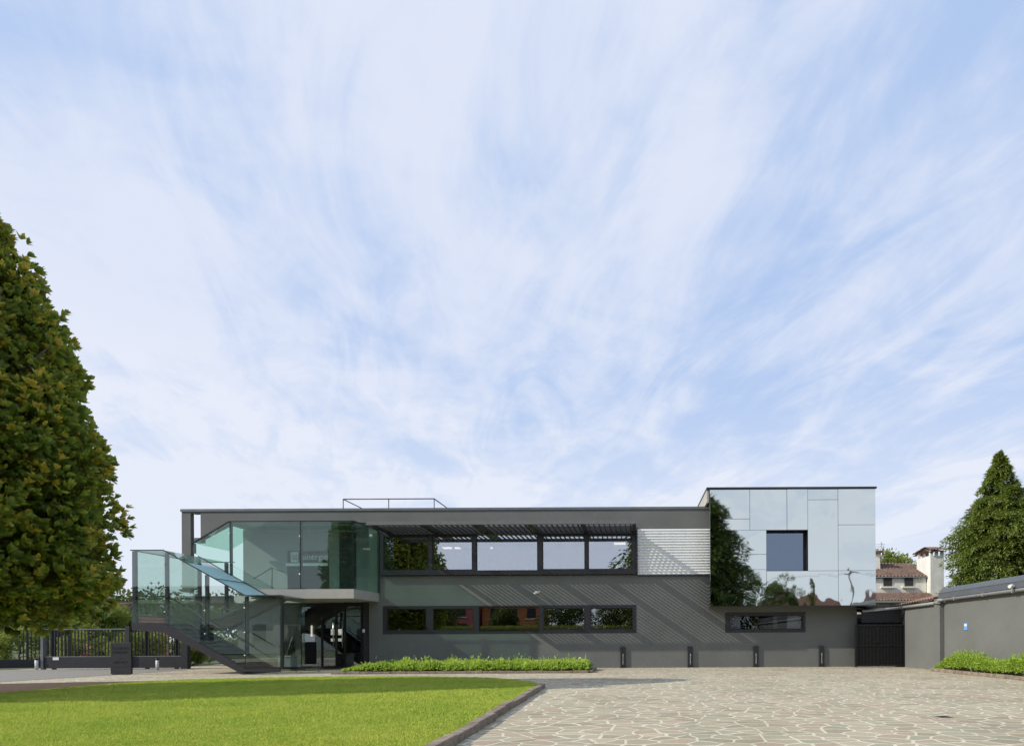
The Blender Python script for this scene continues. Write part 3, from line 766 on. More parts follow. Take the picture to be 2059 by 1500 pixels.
# reveal of the square window
wall_cells(mv, RW[0] - .05, RW[1] + .05, RW[2] - .05, RW[3] + .05, YM + .1005, YM + .42, [RW])
vol = mv.build('mirrored_box', M['black'], bld)
PN = [(1427.7, 1508, 983.5, 1042.7), (1427.7, 1508, 1042.7, 1065.3), (1508, 1582.7, 983.5, 1065.3), (1582.7, 1624.5, 983.5, 1065.3), (1624.5, 1685.3, 983.5, 1004.8), (1624.5, 1685.3, 1004.8, 1147.5),
      (1685.3, 1759.3, 983.5, 1055.5), (1685.3, 1759.3, 1055.5, 1147.5), (1427.7, 1541, 1065.3, 1114), (1427.7, 1541, 1114, 1144.5), (1427.7, 1541, 1144.5, 1217.5), (1541, 1685.3, 1147.5, 1217.5), (1685.3, 1759.3, 1147.5, 1217.5)]
rr = random.Random(5)
for a, b, c, d in PN:
    g = on(bld); e = .007; xa, xb, za, zb = mx(a) + e, mx(b) - e, mz(d) + e, mz(c) - e
    if b == 1759.3: xb += .03
    # each sheet hangs a hair out of true
    t1, t2 = rr.uniform(-.006, .006), rr.uniform(-.006, .006)
    g.prism([(xa, YM + t1, za), (xb, YM + t2, za), (xb, YM + t2 + t1, zb), (xa, YM + t1, zb)], (0, .022, 0))
    g.build('mirror_panel', M['mirror'], vol)
g = on(bld); g.prism([(X0, YM + .03, Z0), (X0, 26.98, Z0), (X0, 26.98, Z1), (X0, YM + .03, Z1)], (.025, 0, 0)); g.build('mirror_panel', M['mirror'], vol)
g = on(bld); g.prism([(X1 + .03, YM + .03, Z0), (X1 + .03, 26.98, Z0), (X1 + .03, 26.98, Z1), (X1 + .03, YM + .03, Z1)], (-.025, 0, 0)); g.build('mirror_panel', M['mirror'], vol)
g = on(bld); g.box(X0 - .11, X0 - .03, YM + .06, 26.9, ZR + .02, Z1 + .009); g.build('side_cladding', M['slab'], vol)
g = on(bld); g.box(X0 - .13, X1 + .06, YM - .07, 27.2, Z1 + .01, Z1 + .075); g.build('roof_plate', M['frame'], vol)
g = on(bld); g.box(X0 - .005, X1 + .02, YM - .012, YM + .025, Z0 - .035, Z0 - .002); g.build('base_trim', M['dark'], vol)
wf = on(bld); k_ = .05
wall_cells(wf, RW[0] + .002, RW[1] - .002, RW[2] + .002, RW[3] - .002, YM + .32, YM + .40, [(RW[0] + k_, RW[1] - k_, RW[2] + k_, RW[3] - k_)])
wf = wf.build('square_window', M['black'], bld)
g = on(bld); g.box(RW[0] + k_ - .005, RW[1] - k_ + .005, YM + .35, YM + .362, RW[2] + k_ - .005, RW[3] - k_ + .005); g.build('pane', M['squarepane'], wf)

# ------------------------------------------------------------------ glazed outside stair
Y1, Y2 = 20.4, 21.9
st = thing('glazed_staircase', 'outside steel staircase enclosed in green tinted glass, climbing left from the entrance', 'staircase', P(420, 1349, Y1) * 1.0)
st.location.z = 0
q = lambda px, py, y=Y1: P(px, py, y)
xa, xb, xd, xe = q(265.5, 1180).x, q(329, 1180).x, q(493, 1270).x, q(564, 1270).x
zl, ztop, zlow = q(300, 1252).z, q(297, 1107).z, q(525, 1198).z
zbase = q(530, 1345).z
def stringer(y, t):
    mb = on(st); pts = [q(265.5, 1252), q(329, 1252), q(497, 1344.5), q(564, 1344.5), q(564, 1350), q(479, 1350), q(331, 1271), q(268, 1267)]
    pts = [(p.x, y, p.z) for p in pts]; mb.prism(pts, (0, t, 0)); return mb.build('stringer', M['frame'], st)
stringer(Y1 - .04, .06); stringer(Y2, .06)
mb = on(st); mb.box(xa + .02, xb, Y1 + .021, 23.6, zl - .22, zl - .02); mb.build('landing', M['dark'], st)
nst = 11; x0s, x1s = xb + .02, xd - .05
for i in range(nst):
    f0 = x0s + (x1s - x0s) * i / nst; z = zl - .03 - (zl - .1) * (i + .6) / nst
    mb = on(st); mb.box(f0, f0 + (x1s - x0s) / nst + .03, Y1 + .03, Y2 - .01, z - .045, z); mb.build('tread', M['paint'], st)
# second flight up to the bay
n2 = 8; xs2, xe2 = xb + .05, gx(516, 1184) + .3
for i in range(n2):
    f0 = xs2 + (xe2 - xs2) * i / n2; z = zl + (zsl1 - zl) * (i + 1) / (n2 + 1)
    mb = on(st); mb.box(f0, f0 + (xe2 - xs2) / n2 + .03, 22.15, 23.55, z - .045, z); mb.build('tread', M['paint'], st)
mb = on(st); mb.prism([(xs2, 22.12, zl - .12), (xe2, 22.12, zsl1 - .22), (xe2, 22.12, zsl1 - .17), (xs2, 22.12, zl - .07)], (0, 1.45, 0)); mb.build('flight_soffit', M['paint'], st)
mb = on(st); mb.prism([(x0s, Y1 + .03, zl - .25), (x1s, Y1 + .03, .02), (x1s, Y1 + .03, .05), (x0s, Y1 + .03, zl - .21)], (0, Y2 - Y1 - .05, 0)); mb.build('flight_soffit', M['paint'], st)
mb = on(st); mb.prism([(xs2, 23.58, zl - .25), (xe2, 23.58, zsl1 - .25), (xe2, 23.58, zsl1 + .02), (xs2, 23.58, zl + .02)], (0, .06, 0)); mb.build('stringer', M['frame'], st)
# glass
FR = [[(265.5, 1252), (265.5, 1107), (328.5, 1106.5), (328.5, 1252)], [(330, 1252), (330, 1107.5), (412.5, 1152.5), (412.5, 1297)], [(414, 1298), (414, 1153.5), (492.8, 1197.5), (492.8, 1342)], [(494.2, 1343.5), (494.2, 1198), (563.5, 1198), (563.5, 1343.5)]]
for pl in FR:
    g = on(st); g.prism([q(a, b) for a, b in pl], (0, .016, 0)); g.build('glass_panel', M['stairglass'], st)
def rquad(pts, m_, vec=(0, 0, .016)):
    g = on(st); g.prism(pts, vec); return g.build('glass_panel', m_, st)
tz1, tz2 = q(331, 1107).z, zlow
xm = (xb + xd) / 2 + .35
zm = tz1 + (tz2 - tz1) * (xm - xb) / (xd - xb)
rquad([(xa, Y1, ztop), (xb, Y1, ztop), (xb, 23.6, ztop), (xa, 23.6, ztop)], M['stairglass'])
xq = xb + .75; zq = tz1 + (tz2 - tz1) * (xq - xb) / (xd - xb)
rquad([(xb + .01, Y1, tz1), (xq - .006, Y1, zq), (xq - .006, YG - .035, zq), (xb + .01, YG - .035, tz1)], M['stairglass'])
rquad([(xq, Y1, zq), (xm - .008, Y1, zm), (xm - .008, YG - .035, zm), (xq, YG - .035, zq)], M['roofsky'])
rquad([(xm + .008, Y1, zm), (xd, Y1, tz2), (xd, YG - .035, tz2), (xm + .008, YG - .035, zm)], M['roofsky'])
rquad([(xd + .01, Y1, tz2), (xe, Y1, tz2), (xe + .0, YG - .035, tz2), (xd + .01, YG - .035, tz2)], M['glassroof'])
rquad([(xa, Y1 + .02, zl), (xa, 23.6, zl), (xa, 23.6, ztop - .01), (xa, Y1 + .02, ztop - .01)], M['stairglass'], (.016, 0, 0))
zbk = P(300, 1182, 23.6).z
rquad([(xa + .02, 23.6, zbk), (XL + .3, 23.6, zbk), (XL + .3, 23.6, ztop - .01), (xa + .02, 23.6, ztop - .01)], M['skyglass'], (0, .016, 0))
xe2_ = P(609, 1250, YG).x
rquad([(xe - .002, Y1 + .02, zbase), (xe2_, YG + .1, zbase), (xe2_, YG + .1, zsl0 - .01), (xe - .002, YG - .04, tz2 - .01), (xe - .002, Y1 + .02, tz2 - .01)], M['stairglass'], (.014, 0, 0))
# edge profiles
ep = on(st)
for a, b in (((xa - .05, Y1, ztop + .02), (xb, Y1, ztop + .02)), ((xb, Y1, tz1 + .02), (xd, Y1, tz2 + .02)), ((xd, Y1, tz2 + .02), (xe, Y1, tz2 + .02)), ((xe, Y1, tz2 + .02), (xe2_, YG, zsl0 - .005)),
             ((xa - .02, Y1, ztop + .02), (xa - .02, 23.6, ztop + .02)), ((xb + .05, YG - .04, tz1 + .03), (xd, YG - .04, tz2 + .03)), ((xm, Y1, zm + .018), (xm, YG - .04, zm + .018)), ((xa, 23.6, ztop + .02), (xb + .3, 23.6, ztop + .02))):
    ep.sqbar(a, b, .035, .03)
ep.sqbar((xe - .6, YG - .035, tz2 + .01), (xd + .02, YG - .035, tz2 + .01), .03, .03)
ep.build('edge_profile', M['dark'], st)
for px, pt, pb in ((267.5, 1108, 1252), (332.5, 1111, 1256), (413.5, 1155, 1300), (493.5, 1199, 1343), (564, 1199, 1345)):
    t_, b_ = q(px, pt), q(px, pb); mb = on(st); w_ = .045 if px > 300 else .06
    yy = Y1 + .03
    mb.box(t_.x - w_, t_.x + w_, yy, yy + .09, b_.z, t_.z); p_ = mb.build('post', M['frame'], st)
    if 300 < px < 520:
        for k_ in (.18, .5, .84):
            f = on(st); f.sphere((t_.x - .02, Y1 - .012, b_.z + (t_.z - b_.z) * k_), .03, 8); f.build('glass_clamp', M['steel'], p_)
for yy in (Y2 - .05,):
    for x_ in (xa + .07, xb + .05):
        mb = on(st); mb.box(x_ - .05, x_ + .05, 23.45, 23.55, zl - .01, ztop - .02); mb.build('post', M['frame'], st)
for yy in (Y1 + .2, Y2 - .12):
    h = on(st); h.bar((xa + .1, yy, zl + .92), (xb, yy, zl + .92), .022, 6); h.bar((xb, yy, zl + .92), (xd + .2, yy, .95), .022, 6); h.bar((xb, yy, zl + .42), (xd + .2, yy, .45), .014, 6); h.build('handrail', M['dark'], st)

# planter behind the side glass and the reeds in it
c = P(579, 1342, 22.9)
pt = thing('planter_box', 'square pale grey planter with reeds behind the lower stair glass', 'planter', (c.x, c.y, 0))
mb = on(pt); wall_cells(mb, c.x - .24, c.x + .24, .02, .52, c.y - .24, c.y + .24, []); mb.build('pot', M['pot'], pt, bevel=.02)
mb = on(pt); wall_cells(mb, c.x - .26, c.x + .26, .521, .58, c.y - .26, c.y + .26, []); mb.build('rim', M['pot'], pt, bevel=.01)
rg = np.random.default_rng(8); n = 120
leaves('reeds', np.stack([c.x + rg.uniform(-.18, .18, n), c.y + rg.uniform(-.18, .18, n), np.full(n, .58)], 1), rg.normal(0, .16, (n, 3)) + np.array([0, 0, 1]), rdir(rg, n), rg.uniform(.35, .8, n), np.full(n, .022), rg.uniform(0, 1, n), M['reed'], pt, off=pt.location)

# ------------------------------------------------------------------ parking posts
posts = [(1252.7, 'row of dark parking posts: leftmost, just right of the planted bed'), (1388, 'dark parking post left of the small window, second from the planted bed'),
         (1520, 'dark parking post under the left half of the small window'), (1652, 'dark parking post nearest the black gate, with the longest lettering')]
posts[0] = (1252.7, 'dark parking post nearest the planted bed, under the right end of the long windows')
def make_post():
    t = thing('parking_post', '', 'parking post', (0, 0, 0))
    mb = MB(); mb.box(-.10, .10, -.03, .03, 0, .84); mb.build('post', M['dark'], t, bevel=.006)
    text_mesh('lettering', 'labsinergie', .055, M['white'], t, (.015, -.0335, .14), (0, 0, 1), (-1, 0, 0), depth=.004, width=.42)
    mb = MB(); mb.box(-.12, .12, -.05, .03, 0.001, .02); mb.build('base_plate', M['dark'], t)
    return t
pp = make_post()
for i, (px, lb) in enumerate(posts):
    t = pp if i == 0 else copy_tree(pp)
    c = P(px, 1342, 23.95); t.location = (c.x, 23.955, 0); t['label'] = lb; t['category'] = 'parking post'; t['group'] = 'parking posts along the wall'

# ------------------------------------------------------------------ planted bed in front of the wall
def strip_leaves(name, x0, x1, y0, y1, n, hgt, ln, wd, seed, parent, keep=None, tall=0.03):
    rg = np.random.default_rng(seed)
    x, y = rg.uniform(x0, x1, n), rg.uniform(y0, y1, n)
    hm = hgt * (0.75 + .25 * np.sin(x * 2.3 + seed) * np.sin(x * 5.1 + y * 3)) * np.clip((x - x0) / 1.2 + .12, .1, 1) * np.clip((x1 - x) / .25 + .5, .3, 1) * np.clip((y - y0) / .35 + .45, .3, 1)
    z = .05 + hm * rg.uniform(0.1, 1, n) ** .6
    tl = rg.uniform(0, 1, n) < tall; z = np.where(tl, z * rg.uniform(1.0, 1.7, n), z)
    ax = rg.normal(0, .6, (n, 3)) + np.array([.1, -.15, .75]); nr = rdir(rg, n) * .8 + np.array([-.75, -.5, .7])
    tint = .42 + rg.normal(0, .2, n) + .2 * np.sin(x * 1.7) * .3
    return leaves(name, np.stack([x, y, z], 1), ax, nr, ln * rg.uniform(.6, 1.3, n), wd * rg.uniform(.7, 1.2, n), tint, M['bed'], parent, off=parent.location if parent else (0, 0, 0))
g0 = G(690, 1352); bx = (-10.0, -1.45, 20.35, 22.7)
tag(strip_leaves('ground_cover', bx[0] + .1, bx[1] - .1, bx[2] + .05, bx[3], 42000, .32, .13, .055, 11, None), 'bright green leafy ground cover filling the bed before the wall', 'ground cover', kind='stuff')
sheet('bed_soil', [(bx[0], bx[2]), (bx[1], bx[2]), (bx[1], bx[3]), (bx[0], bx[3])], .07, M['soil'], down=.06)
mb = MB(); rr = random.Random(9); x = bx[0] - .2
while x < bx[1]:
    e = min(x + rr.uniform(.45, .6), bx[1]); mb.box(x, e - .014, bx[2] - .13, bx[2] - .01, 0.002, .085 + rr.uniform(-.008, .008)); x = e
y = bx[2]
while y < bx[3]:
    e = min(y + .5, bx[3]); mb.box(bx[1] + .005, bx[1] + .12, y, e - .014, 0.002, .085); y = e
tag(mb.build('bed_kerb', M['kerb'], bevel=.008), kind='structure')
# ------------------------------------------------------------------ right side: gate, shed, low walls
ga, gb = P(1718.5, 1342, 23.6).x, P(1838, 1342, 23.4).x
zg = P(1778, 1253.5, 23.5).z
gt = thing('side_gate', 'solid black metal gate between the office wall and the low grey wall', 'gate', ((ga + gb) / 2, 23.5, 0))
gm = ga + (gb - ga) * .385
for a, b in ((ga + .04, gm - .012), (gm + .012, gb - .10)):
    mb = on(gt); mb.box(a, b, 23.5, 23.53, .05, zg - .02); lf = mb.build('gate_leaf', M['black'], gt)
    mb = on(gt)
    n = int((b - a) / .12)
    for i in range(n + 1):
        x = a + (b - a) * i / n; mb.box(x - .011, x + .011, 23.47, 23.498, .07, zg - .04)
    mb.box(a, b, 23.462, 23.469, zg * .5 - .02, zg * .5 + .03); mb.box(a, b, 23.462, 23.469, .05, .11); mb.box(a, b, 23.462, 23.469, zg - .09, zg - .03)
    mb.build('bars', M['black'], lf)
for a, b in ((ga - .02, ga + .035), (gb - .09, gb)):
    mb = on(gt); mb.box(a, b, 23.44, 23.55, 0, zg); mb.build('gate_post', M['black'], gt)
mb = on(gt); mb.box(gm - .2, gm - .08, 23.42, 23.46, 1.0, 1.03); mb.build('handle', M['dark'], gt)

# the lean-to shed: low wall running towards the camera, dark front over the gate, tiled roof
XW = 10.72
sh = thing('tiled_shed', 'low grey outbuilding with a terracotta tile edge, behind the black gate', 'shed', (XW, 23.5, 0))
zw1, zw2 = P(1840, 1222, 23.2).z, P(1889, 1213, 20.9).z
mb = on(sh); mb.prism([(XW, 20.95, 0), (XW, 23.4, 0), (XW, 23.4, zw1), (XW, 20.95, zw2)], (.3, 0, 0)); mb.build('wall', M['paint'], sh)
mb = on(sh); mb.box(fx(1724) + .02, XW + .29, 23.62, 23.66, zg + .05, zw1 - .02); mb.box(XW + .01, XW + .3, 23.41, 30, 0, zw1 - .02); mb.box(fx(1724) + .02, XW, 29.6, 29.8, 0, zw1 - .1); mb.build('front_panel', M['dark'], sh)
def tile_roof(t, a, b, c, d, nu, nv, m_, amp=.035, name='roof'):
    """a-b eave edge, d-c ridge edge; nu = tile columns, nv = courses"""
    mb = on(t); a, b, c, d = map(Vector, (a, b, c, d)); nrm = (b - a).cross(d - a).normalized()
    if nrm.z < 0: nrm = -nrm
    per = 5; cols = nu * per; rows = []
    for j in range(nv):
        for e in (0, 1):
            v = (j + e) / nv; row = []
            for i in range(cols + 1):
                u = i / cols; p = a.lerp(b, u).lerp(d.lerp(c, u), v)
                row.append(mb.bm.verts.new(p + nrm * (amp * math.cos(2 * math.pi * i / per) + (.03 if e == 0 else 0)) - mb.off))
            rows.append(row)
    for r0, r1 in zip(rows, rows[1:]):
        for i in range(cols): mb.bm.faces.new((r0[i], r0[i + 1], r1[i + 1], r1[i])).smooth = True
    # closing underside
    q_ = [mb.bm.verts.new(p - nrm * .12 - mb.off) for p in (a, b, c, d)]; mb.bm.faces.new(q_)
    return mb.build(name, m_, t)
tile_roof(sh, (XW - .12, 23.9, zw1 + .13), (XW - .12, 20.9, zw2 + .16), (XW + 1.6, 20.9, zw2 + .55), (XW + 1.6, 23.9, zw1 + .52), 15, 5, M['tilered'], .035)
tile_roof(sh, (fx(1722), 23.62, zw1 - .02), (XW - .14, 23.75, zw1 + .10), (XW - .14, 29, zw1 + .5), (fx(1722), 29, zw1 + .4), 14, 8, M['tile'], .03)
pg = on(sh)
pg.bar((fx(1726), 23.58, zw1 - .10), (XW - .09, 23.35, zw1 + .03), .05, 10); pg.bar((XW - .09, 23.4, zw1 + .03), (XW - .09, 20.75, zw2 + .02), .055, 12)
pg.build('gutter', M['pipe'], sh)

# long annex on the right edge
an = thing('annex_building', 'grey rendered annex with a slate flashing along its roof edge at the right', 'annex', (XW, 18, 0))
zt0 = P(1895, 1181.5, 20.3).z; zt1 = zt0 - .50
zf1 = P(1905, 1205, 20.2).z
mb = on(an); mb.box(XW + .05, XW + .5, -3, 20.55, 0, zf1 + .02); mb.build('wall', M['paint'], an)
mb = on(an); mb.box(XW - .10, XW + .5, 20.56, 20.94, 0, zf1 + .05); mb.build('pilaster', M['paint'], an)
mb = on(an); mb.prism([(XW - .10, -3, zf1 + .06), (XW - .10, 20.7, zf1 + .06), (XW - .10, 20.62, zf1 + .24), (XW - .10, -3, zf1 + .24)], (.10, 0, 0))
mb.prism([(XW - .08, -3, zf1 + .25), (XW - .08, 20.62, zf1 + .25), (XW - .02, 20.55, zt0), (XW - .02, -3, zt0)], (.10, 0, 0))
mb.box(XW + .03, XW + 5, -3, 20.54, zf1 + .07, zt0 - .02)
mb.build('flashing', M['flash'], an)
mb = on(an); mb.box(XW - .112, XW - .098, -3, 20.66, zf1 + .235, zf1 + .25); mb.build('flashing_bead', M['coping'], an)
pg = on(an); xp = XW - .08
pg.bar((xp, -3, zf1 + .0), (xp, 20.35, zf1 + .0), .05, 12); pg.bar((xp, 20.35, zf1), (xp - .08, 20.5, zf1), .05, 12); pg.bar((xp - .08, 20.5, zf1 + .03), (xp - .08, 20.55, zw2 + .02), .05, 12); pg.bar((xp - .08, 20.5, zw2 + .02), (XW - .09, 20.9, zw2 + .02), .055, 12)
gut = pg.build('gutter', M['pipe'], an)
for y in (19.6, 18.0, 16.6):
    mb = on(an); mb.box(xp - .06, xp + .12, y, y + .03, zf1 - .06, zf1 + .065); mb.build('bracket', M['pipe'], gut)
c = P(1943, 1264.5, 18.9)
mb = on(an); yb_ = (XW + .05) / ((1943 - PX) / F); mb.box(XW + .03, XW + .048, yb_ - .09, yb_ + .09, 1.38, 1.60)
bs = mb.build('blue_plate', M['blue'], an)
mb = on(an); mb.box(XW + .022, XW + .0285, yb_ - .07, yb_ + .07, 1.50, 1.57); mb.build('plate_symbol', M['white'], bs)
mb = on(an); c = Vector((XW - .2, 16.5, zf1 + .12)); mb.bar(c + Vector((-.1, -.05, -.02)), c + Vector((.06, .05, .02)), .045, 10); mb.bar(c, (XW - .10, c.y, c.z), .02, 6); mb.build('security_camera', M['white'], an)
# planted strip at its foot
tag(strip_leaves('ground_cover', 0, 1, 0, 1, 10, .1, .1, .05, 1, None) if False else (lambda: (
    leaves('ground_cover', *(lambda rg, n: (lambda x, y: (np.stack([x, y, .06 + (.50 * (0.8 + .2 * np.sin(y * 2.1))) * np.clip((20.45 - y) / .7, .15, 1) * rg.uniform(.1, 1, n) ** .6 * np.where(rg.uniform(0, 1, n) < .04, 1.35, 1)], 1),
        rg.normal(0, .6, (n, 3)) + np.array([-.3, -.1, .8]), rdir(rg, n) * .8 + np.array([-.9, -.4, .6]), .13 * rg.uniform(.6, 1.3, n), .028 * rg.uniform(.7, 1.2, n), .38 + rg.normal(0, .2, n)))(rg.uniform(10.38, XW + .03, n), rg.uniform(11, 20.4, n)))(np.random.default_rng(21), 30000), M['bed'])))(),
    'feathery green plants along the foot of the right hand annex wall', 'ground cover', kind='stuff')
mb = MB(); rr = random.Random(19); y = 6.0
while y < 20.4:
    e = min(y + rr.uniform(.7, 1.1), 20.45); mb.box(10.22, 10.36, y, e - .012, .002, .10 + rr.uniform(-.008, .008)); y = e
tag(mb.build('annex_kerb', M['kerb'], bevel=.01), kind='structure')

# ------------------------------------------------------------------ white house behind
def house(name, label, x0, x1, y0, y1, z1, wallm, cat='house', group=None):
    t = thing(name, label, cat, ((x0 + x1) / 2, y0, 0), 0, group)
    mb = on(t); mb.box(x0, x1, y0, y1, 0, z1); mb.build('wall', wallm, t)
    return t
def wbox(t, x0, x1, y, z0, z1, name='window', m_=None, sill=True, out=-1):
    mb = on(t); mb.box(x0, x1, y + out * .06, y + out * .01, z0, z1); w_ = mb.build(name, m_ or M['shutter'], t)
    if sill:
        mb = on(t); mb.box(x0 - .2, x1 + .2, y + out * .14, y + out * .005, z0 - .12, z0 - .01); mb.build('sill', M['plaster'], w_)
DH = 40.0
h = lambda px, py, d=DH: P(px, py, d)
hx0, hx1 = h(1700, 1170).x, h(1862, 1170).x
zev = h(1810, 1159).z
wh = house('white_house', 'cream house with brown tiled roofs, dark shutters and a tall chimney', hx0, hx1, DH, DH + 9, zev, M['plaster'])
tile_roof(wh, (hx0 - .5, DH - .10, zev + .02), (h(1867, 1160).x, DH - .10, zev + .02), (h(1856, 1132).x + .6, DH + 3.2, h(1856, 1132, 43.2).z), (hx0 - .5, DH + 3.2, h(1770, 1130, 43.2).z), 26, 11, M['tile'], .045)
mb = on(wh); mb.box(hx0 - .5, h(1867, 1160).x, DH - .16, DH - .07, zev - .07, zev + .01); mb.build('gutter', M['pipe'], wh)
zl0 = h(1810, 1207, 38.2).z
mb = on(wh); mb.box(hx0, h(1880, 1200).x, 38.9, DH - .01, 0, zl0 - .05); mb.build('wall', M['plaster'], wh)
tile_roof(wh, (hx0 - .5, 38.2, zl0), (h(1882, 1205, 38.2).x, 38.2, zl0), (h(1866, 1190).x, DH - .05, h(1810, 1191, 39.9).z), (hx0 - .5, DH - .05, h(1810, 1191, 39.9).z), 28, 7, M['tile'], .045)
mb = on(wh); mb.box(hx0 - .5, h(1882, 1205, 38.2).x, 38.12, 38.22, zl0 - .12, zl0 - .01); mb.build('gutter', M['pipe'], wh)
for a in (1776, 1818.5):
    wbox(wh, h(a, 1170).x, h(a + 17, 1170).x, DH, h(a, 1178.5).z, h(a, 1162.5).z)
wbox(wh, h(1787, 1220, 38.9).x, h(1805, 1220, 38.9).x, 38.9, 2.6, h(1796, 1217.5, 38.9).z, sill=False)
cx0, cx1, cy0, cy1 = h(1871, 1150, 39.5).x, h(1898, 1150, 39.5).x, 39.5, 41.4
zc_ = h(1884, 1106, 39.5).z
mb = on(wh); mb.box(cx0, cx1, cy0, cy1, 0, zc_ - .35); mb.box(cx0 - .02, cx0 + .5, cy1 - .6, cy1 + .6, 0, zev)
for (a, b, c_, d_) in ((cx0, cx0 + .14, cy0, cy1), (cx1 - .14, cx1, cy0, cy1), (cx0 + .141, cx1 - .141, cy0 + .0, cy0 + .12), (cx0 + .141, cx1 - .141, cy1 - .12, cy1)):
    pass
for a in (cx0, (cx0 + cx1) / 2 - .08, cx1 - .16):
    for b in (cy0, cy1 - .2): mb.box(a, a + .16, b, b + .2, zc_ - .349, zc_)
ch = mb.build('chimney', M['plaster_old'], wh)
xm_ = (cx0 + cx1) / 2; ym_ = (cy0 + cy1) / 2; o_ = .22
for pts in (((cx0 - o_, cy0 - o_, zc_), (cx1 + o_, cy0 - o_, zc_), (cx1 + o_ - .3, ym_, zc_ + .34), (cx0 - o_ + .3, ym_, zc_ + .34)), ((cx1 + o_, cy1 + o_, zc_), (cx0 - o_, cy1 + o_, zc_), (cx0 - o_ + .3, ym_, zc_ + .34), (cx1 + o_ - .3, ym_, zc_ + .34))):
    tile_roof(wh, *pts, 7, 3, M['tile'], .03, 'chimney_cap')
mb = on(wh); mb.box(h(1752, 1120, 42).x, h(1765, 1120, 42).x, 41.6, 42.4, zev, h(1760, 1113, 42).z); mb.build('chimney', M['plaster'], wh)
mb = on(wh); mb.box(h(1748, 1120, 42).x, h(1769, 1120, 42).x, 41.4, 42.6, h(1760, 1113, 42).z + .002, h(1760, 1109, 42).z); mb.build('chimney_cap', M['tile'], wh)
ab = h(1772.5, 1136, 42.5)
ae = thing('roof_antenna', 'thin television antenna mast on the cream house roof', 'antenna', (ab.x, 42.5, ab.z - .5))
mb = on(ae); mb.bar(ab - Vector((0, 0, .5)), (ab.x, 42.5, h(1772, 1090, 42.5).z), .035, 6); mb.build('mast', M['steel'], ae)
mb = on(ae)
for i in range(6):
    z = h(1772, 1094 + i * 3.2, 42.5).z; mb.bar((ab.x - .8, 42.5 + .0, z), (ab.x + .25, 42.5, z), .012, 5)
mb.bar((ab.x - .55, 42.5, h(1772, 1092, 42.5).z), (ab.x - .55, 42.5, h(1772, 1112, 42.5).z), .012, 5)
mb.build('aerial', M['steel'], ae)

# trees on the right
conifer('spruce_tree', 'tall dark green spruce rising behind the right hand annex', (P(2012, 1200, 34).x, 34, 0),
        [(0.6, 3.1), (2.5, 3.05), (4.2, 2.95), (5.8, 2.85), (7.1, 2.65), (7.8, 2.4), (8.5, 1.95), (9.2, 1.45), (10.0, .95), (10.8, .52), (11.5, .2), (11.75, .05)], 31, M['spruce'], nb=1250, per=95, droop=.40, spray=.25, wd=.075)
round_tree('leafy_tree', 'yellow green tree crown behind the cream house roof', (P(1785, 1150, 60).x, 60, 0), 9.5, 3.6, 7.6, 2.7, 70, 130, .30, 41, M['leafy'], group='trees beyond the cream house', bright=.2)
round_tree('leafy_tree', 'small green tree crown beside the chimney of the cream house', (P(1832, 1150, 62).x, 62, 0), 8.2, 2.2, 6.9, 1.9, 45, 120, .28, 42, M['leafy'], group='trees beyond the cream house', bright=.1)

# ------------------------------------------------------------------ left side: gate, fence, stele, bollards
YGT = 25.0
k = lambda px, py, d=YGT: P(px, py, d)
gx0, gx1 = k(90, 1300).x, k(380, 1300).x
zt_g, zp_g = k(170, 1263.5).z, k(170, 1320.5).z
sg = thing('sliding_gate', 'long dark sliding gate with vertical bars over a solid lower panel', 'gate', ((gx0 + gx1) / 2, YGT, 0))
mb = on(sg); mb.box(gx0, gx1 - .28, YGT - .03, YGT + .03, .05, zp_g); mb.build('lower_panel', M['flash'] if False else M['dark'], sg)
mb = on(sg); mb.box(gx0, gx1 - .28, YGT - .03, YGT + .03, zt_g - .05, zt_g); mb.box(gx0, gx1 - .28, YGT - .035, YGT + .035, zp_g + .001, zp_g + .035); mb.build('rail', M['coping'], sg)
nb_ = int((gx1 - gx0) / .147)
for i in range(1, nb_):
    x = gx0 + (gx1 - .28 - gx0) * i / nb_
    mb = on(sg); w_ = .016; mb.box(x - w_, x + w_, YGT - .018, YGT + .018, zp_g + .036, zt_g - .051); mb.build('bar', M['dark'], sg)
mb = on(sg); mb.box(gx0 - .11, gx0 - .005, YGT - .07, YGT + .07, 0, zt_g + .03); mb.build('gate_post', M['coping'], sg)
mb = on(sg); mb.box(gx1 - .275, gx1, YGT - .10, YGT + .10, 0, k(365, 1292).z); mb.build('gate_post', M['dark'], sg)
mb = on(sg); mb.box(k(257, 1290).x, k(265, 1290).x, YGT - .13, YGT - .05, .02, k(260, 1258).z); mb.build('gate_post', M['frame'], sg)
for px in (105, 293, 352):
    mb = on(sg); x = k(px, 1290).x; mb.box(x - .07, x + .07, YGT + .045, YGT + .12, 0, zt_g); mb.build('gate_post', M['dark'], sg)
mb = on(sg); mb.box(k(108, 1324).x, k(120, 1324).x, YGT - .042, YGT - .032, k(114, 1326.5).z, k(114, 1321).z); mb.build('notice_plate', M['white'], sg)
# boundary fence at the far left
fl = thing('bar_fence', 'thin dark bar fence on a low dark wall at the left edge', 'fence', (-30, 26, 0))
A, B = Vector((-31.5, 23.6, 0)), Vector((gx0 - .45, 26.6, 0))
mb = on(fl); mb.sqbar(A + Vector((0, 0, .22)), B + Vector((0, 0, .22)), .16, .36); mb.build('base_wall', M['dark'], fl)
mb = on(fl); mb.sqbar(A + Vector((0, 0, 1.66)), B + Vector((0, 0, 1.66)), .03, .03)
n = 55
for i in range(42, n + 1):
    p = A.lerp(B, i / n); r_ = .028 if i % 11 == 0 else .012; mb.box(p.x - r_, p.x + r_, p.y - r_, p.y + r_, .401, 1.644)
mb.build('bars', M['dark'], fl)
